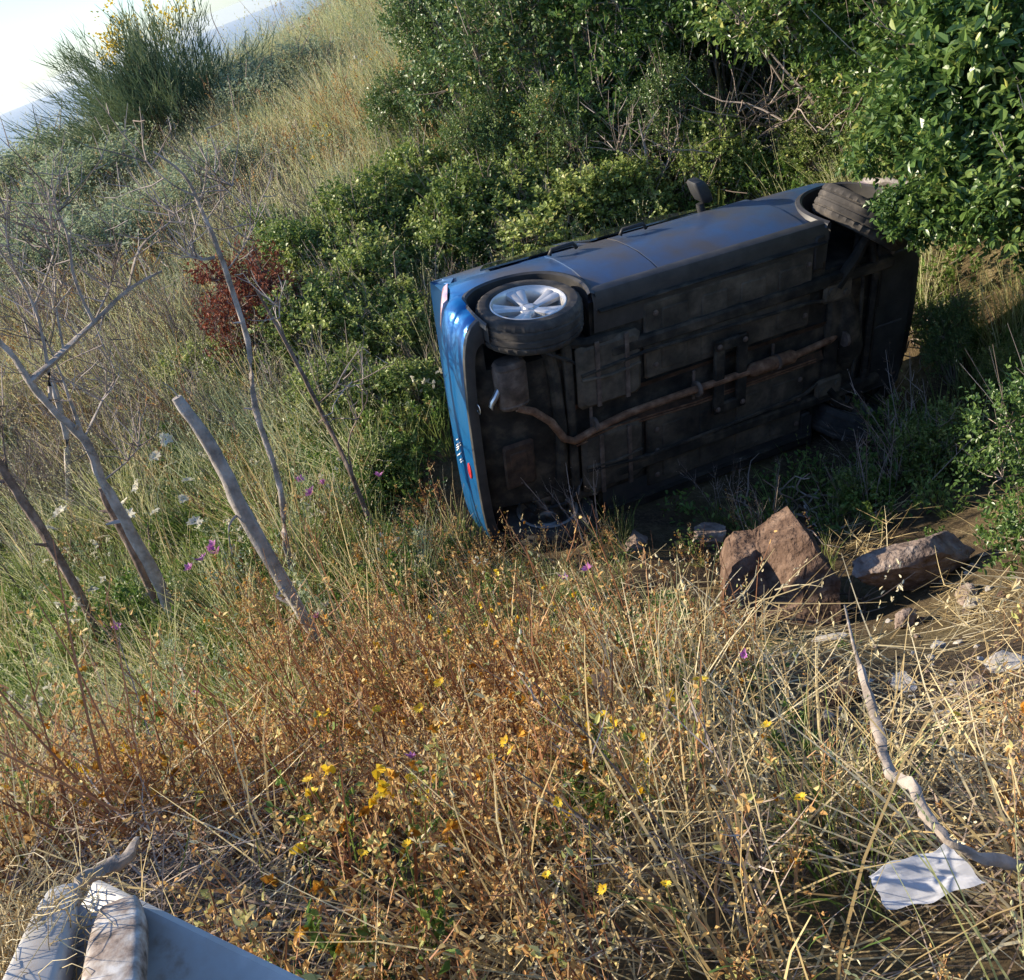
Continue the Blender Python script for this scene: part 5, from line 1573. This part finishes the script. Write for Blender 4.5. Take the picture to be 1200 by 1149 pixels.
# ------------------------------------------------------------------ single flowers that stand out
def flower_mesh(petals, L, W, tilt, m, centre=None):
    n = petals
    a = np.arange(n) * 6.283 / n
    D = np.stack([np.cos(a), np.sin(a), np.full(n, tilt)], 1)
    V, F = leaves_geo(np.zeros((n, 3)) + norm(D) * .004, norm(D), np.tile([[0, 0, 1.]], (n, 1)), L, W, .15)
    return fast_mesh('petals', V, F, m, np.repeat(RNG.uniform(0, 1, n), 6))
FL = {'yellow': (flower_mesh(14, .020, .006, .45, V_YELLOW), 'yellow flower'), 'orange': (flower_mesh(10, .018, .006, .9, V_ORANGE), 'orange seed head'),
      'pink': (flower_mesh(9, .026, .006, 1.3, V_PINK), 'pink flower'), 'cream': (flower_mesh(16, .030, .009, .25, V_UMBEL), 'cream flower')}
stem_b = MB(); stem_b.tube([(.02, .01, -.5), (.01, .0, -.25), (0, 0, 0)], [.003, .0025, .002], 5, var=.6)
stem0 = None
def flower(kind, px, py, label, group, s=1.0, dist=None):
    global stem0
    lift = random.uniform(.38, .5)
    p = hit(px, py, lift)
    s = s * 11.0 * p.length / FOCAL / .044
    root = empty('flower', p, random.uniform(0, 6.28)); root.scale = (s, s, s)
    root.rotation_euler = (random.uniform(-.5, .5) + .35, random.uniform(-.4, .4), random.uniform(0, 6.28))
    tag(root, label, FL[kind][1].split()[-1] if False else 'flower', group)
    obj('petals', FL[kind][0], root)
    if stem0 is None:
        stem0 = stem_b.build('stem', V_GREEN, root)
    else:
        c = stem0.copy(); COL.objects.link(c); c.parent = root
flower('yellow', 819, 798, 'large bright yellow flower head below the green weed clump', None, 1.7)
for px, py, s in [(713, 846, 1.5), (720, 850, 1.4), (704, 838, 1.2), (661, 820, 1.1), (688, 798, 1.0), (593, 868, 1.3), (600, 880, 1.2), (480, 912, 1.2), (476, 991, 1.3), (424, 1000, 1.2), (362, 915, 1.3), (372, 838, 1.2), (385, 835, 1.2), (516, 800, 1.3), (492, 830, 1.3),
                  (708, 1042, 1.2), (780, 1036, 1.1), (654, 940, 1.2), (575, 888, 1.0), (752, 866, 1.1), (357, 960, 1.2), (232, 930, 1.1), (900, 850, 1.1), (937, 935, 1.2), (1120, 838, 1.0), (440, 832, 1.1), (640, 1025, 1.0)]:
    flower('yellow', px, py, 'small yellow flower among the golden dry weeds', 'yellow flowers among the dry weeds', s)
for px, py in [(402, 700), (398, 712), (380, 725), (415, 690), (500, 705), (488, 700), (585, 710), (600, 705), (350, 945), (370, 850), (430, 800), (470, 860), (300, 980), (690, 960), (345, 830), (395, 745), (412, 742), (620, 705), (460, 700), (445, 760), (380, 800), (560, 742)]:
    flower('orange', px, py, 'orange dry seed head among the golden weeds', 'orange seed heads among the dry weeds', random.uniform(.7, 1.1))
for px, py in [(252, 640), (256, 650), (238, 658), (224, 668), (365, 580), (380, 568), (138, 735), (372, 725), (445, 560), (872, 768), (230, 815), (482, 890), (660, 680), (690, 668), (248, 646), (350, 566)]:
    flower('pink', px, py, 'pink thistle flower in the green grass', 'pink flowers in the grass', random.uniform(1.0, 1.4))
for px, py in [(194, 515), (182, 534), (220, 563), (160, 570), (182, 600), (150, 604), (62, 608), (120, 630), (235, 615), (228, 612), (70, 600), (200, 545), (215, 585), (60, 620), (145, 590), (182, 535)]:
    flower('cream', px, py, 'cream white flower head in the green grass by the dead trees', 'cream flowers by the dead trees', random.uniform(.8, 1.1))
# broad dry leaf curled among the weeds
mb = MB()
c = hit(708, 803, .4)
mb.grid([[(x * .030 * (1 - .5 * abs(v - .4)), -.012 * math.cos(x * 1.4), .055 - v * .085) for x in (-1, -.5, 0, .5, 1)] for v in (0, .3, .6, 1)])
o = mb.build('dry_leaf', V_GREY, None, True, c); tag(o, 'single broad dry leaf caught in the golden weeds', 'leaf')
# green blades at the lower right
mb = MB()
c = hit(935, 1149, .25)
for (dx, dz, w) in ((-.13, .16, .011), (-.07, .10, .009), (.06, .14, .009), (.16, .07, .010)):
    rows = []
    for k in range(6):
        t = k / 5
        p_ = Vector((dx * t, -.02 * t, dz * (1 - (1 - t) ** 2) - .03))
        rows.append([tuple(p_ + Vector((0, 0, w * (1 - t) * .6))), tuple(p_ - Vector((0, -w * .4, w * (1 - t) * .6)))])
    mb.grid(rows)
o = mb.build('grass_blades', V_GREEN, None, True, c); tag(o, 'pale green broad grass blades in the dark lower weeds', 'grass')
scatter_all()
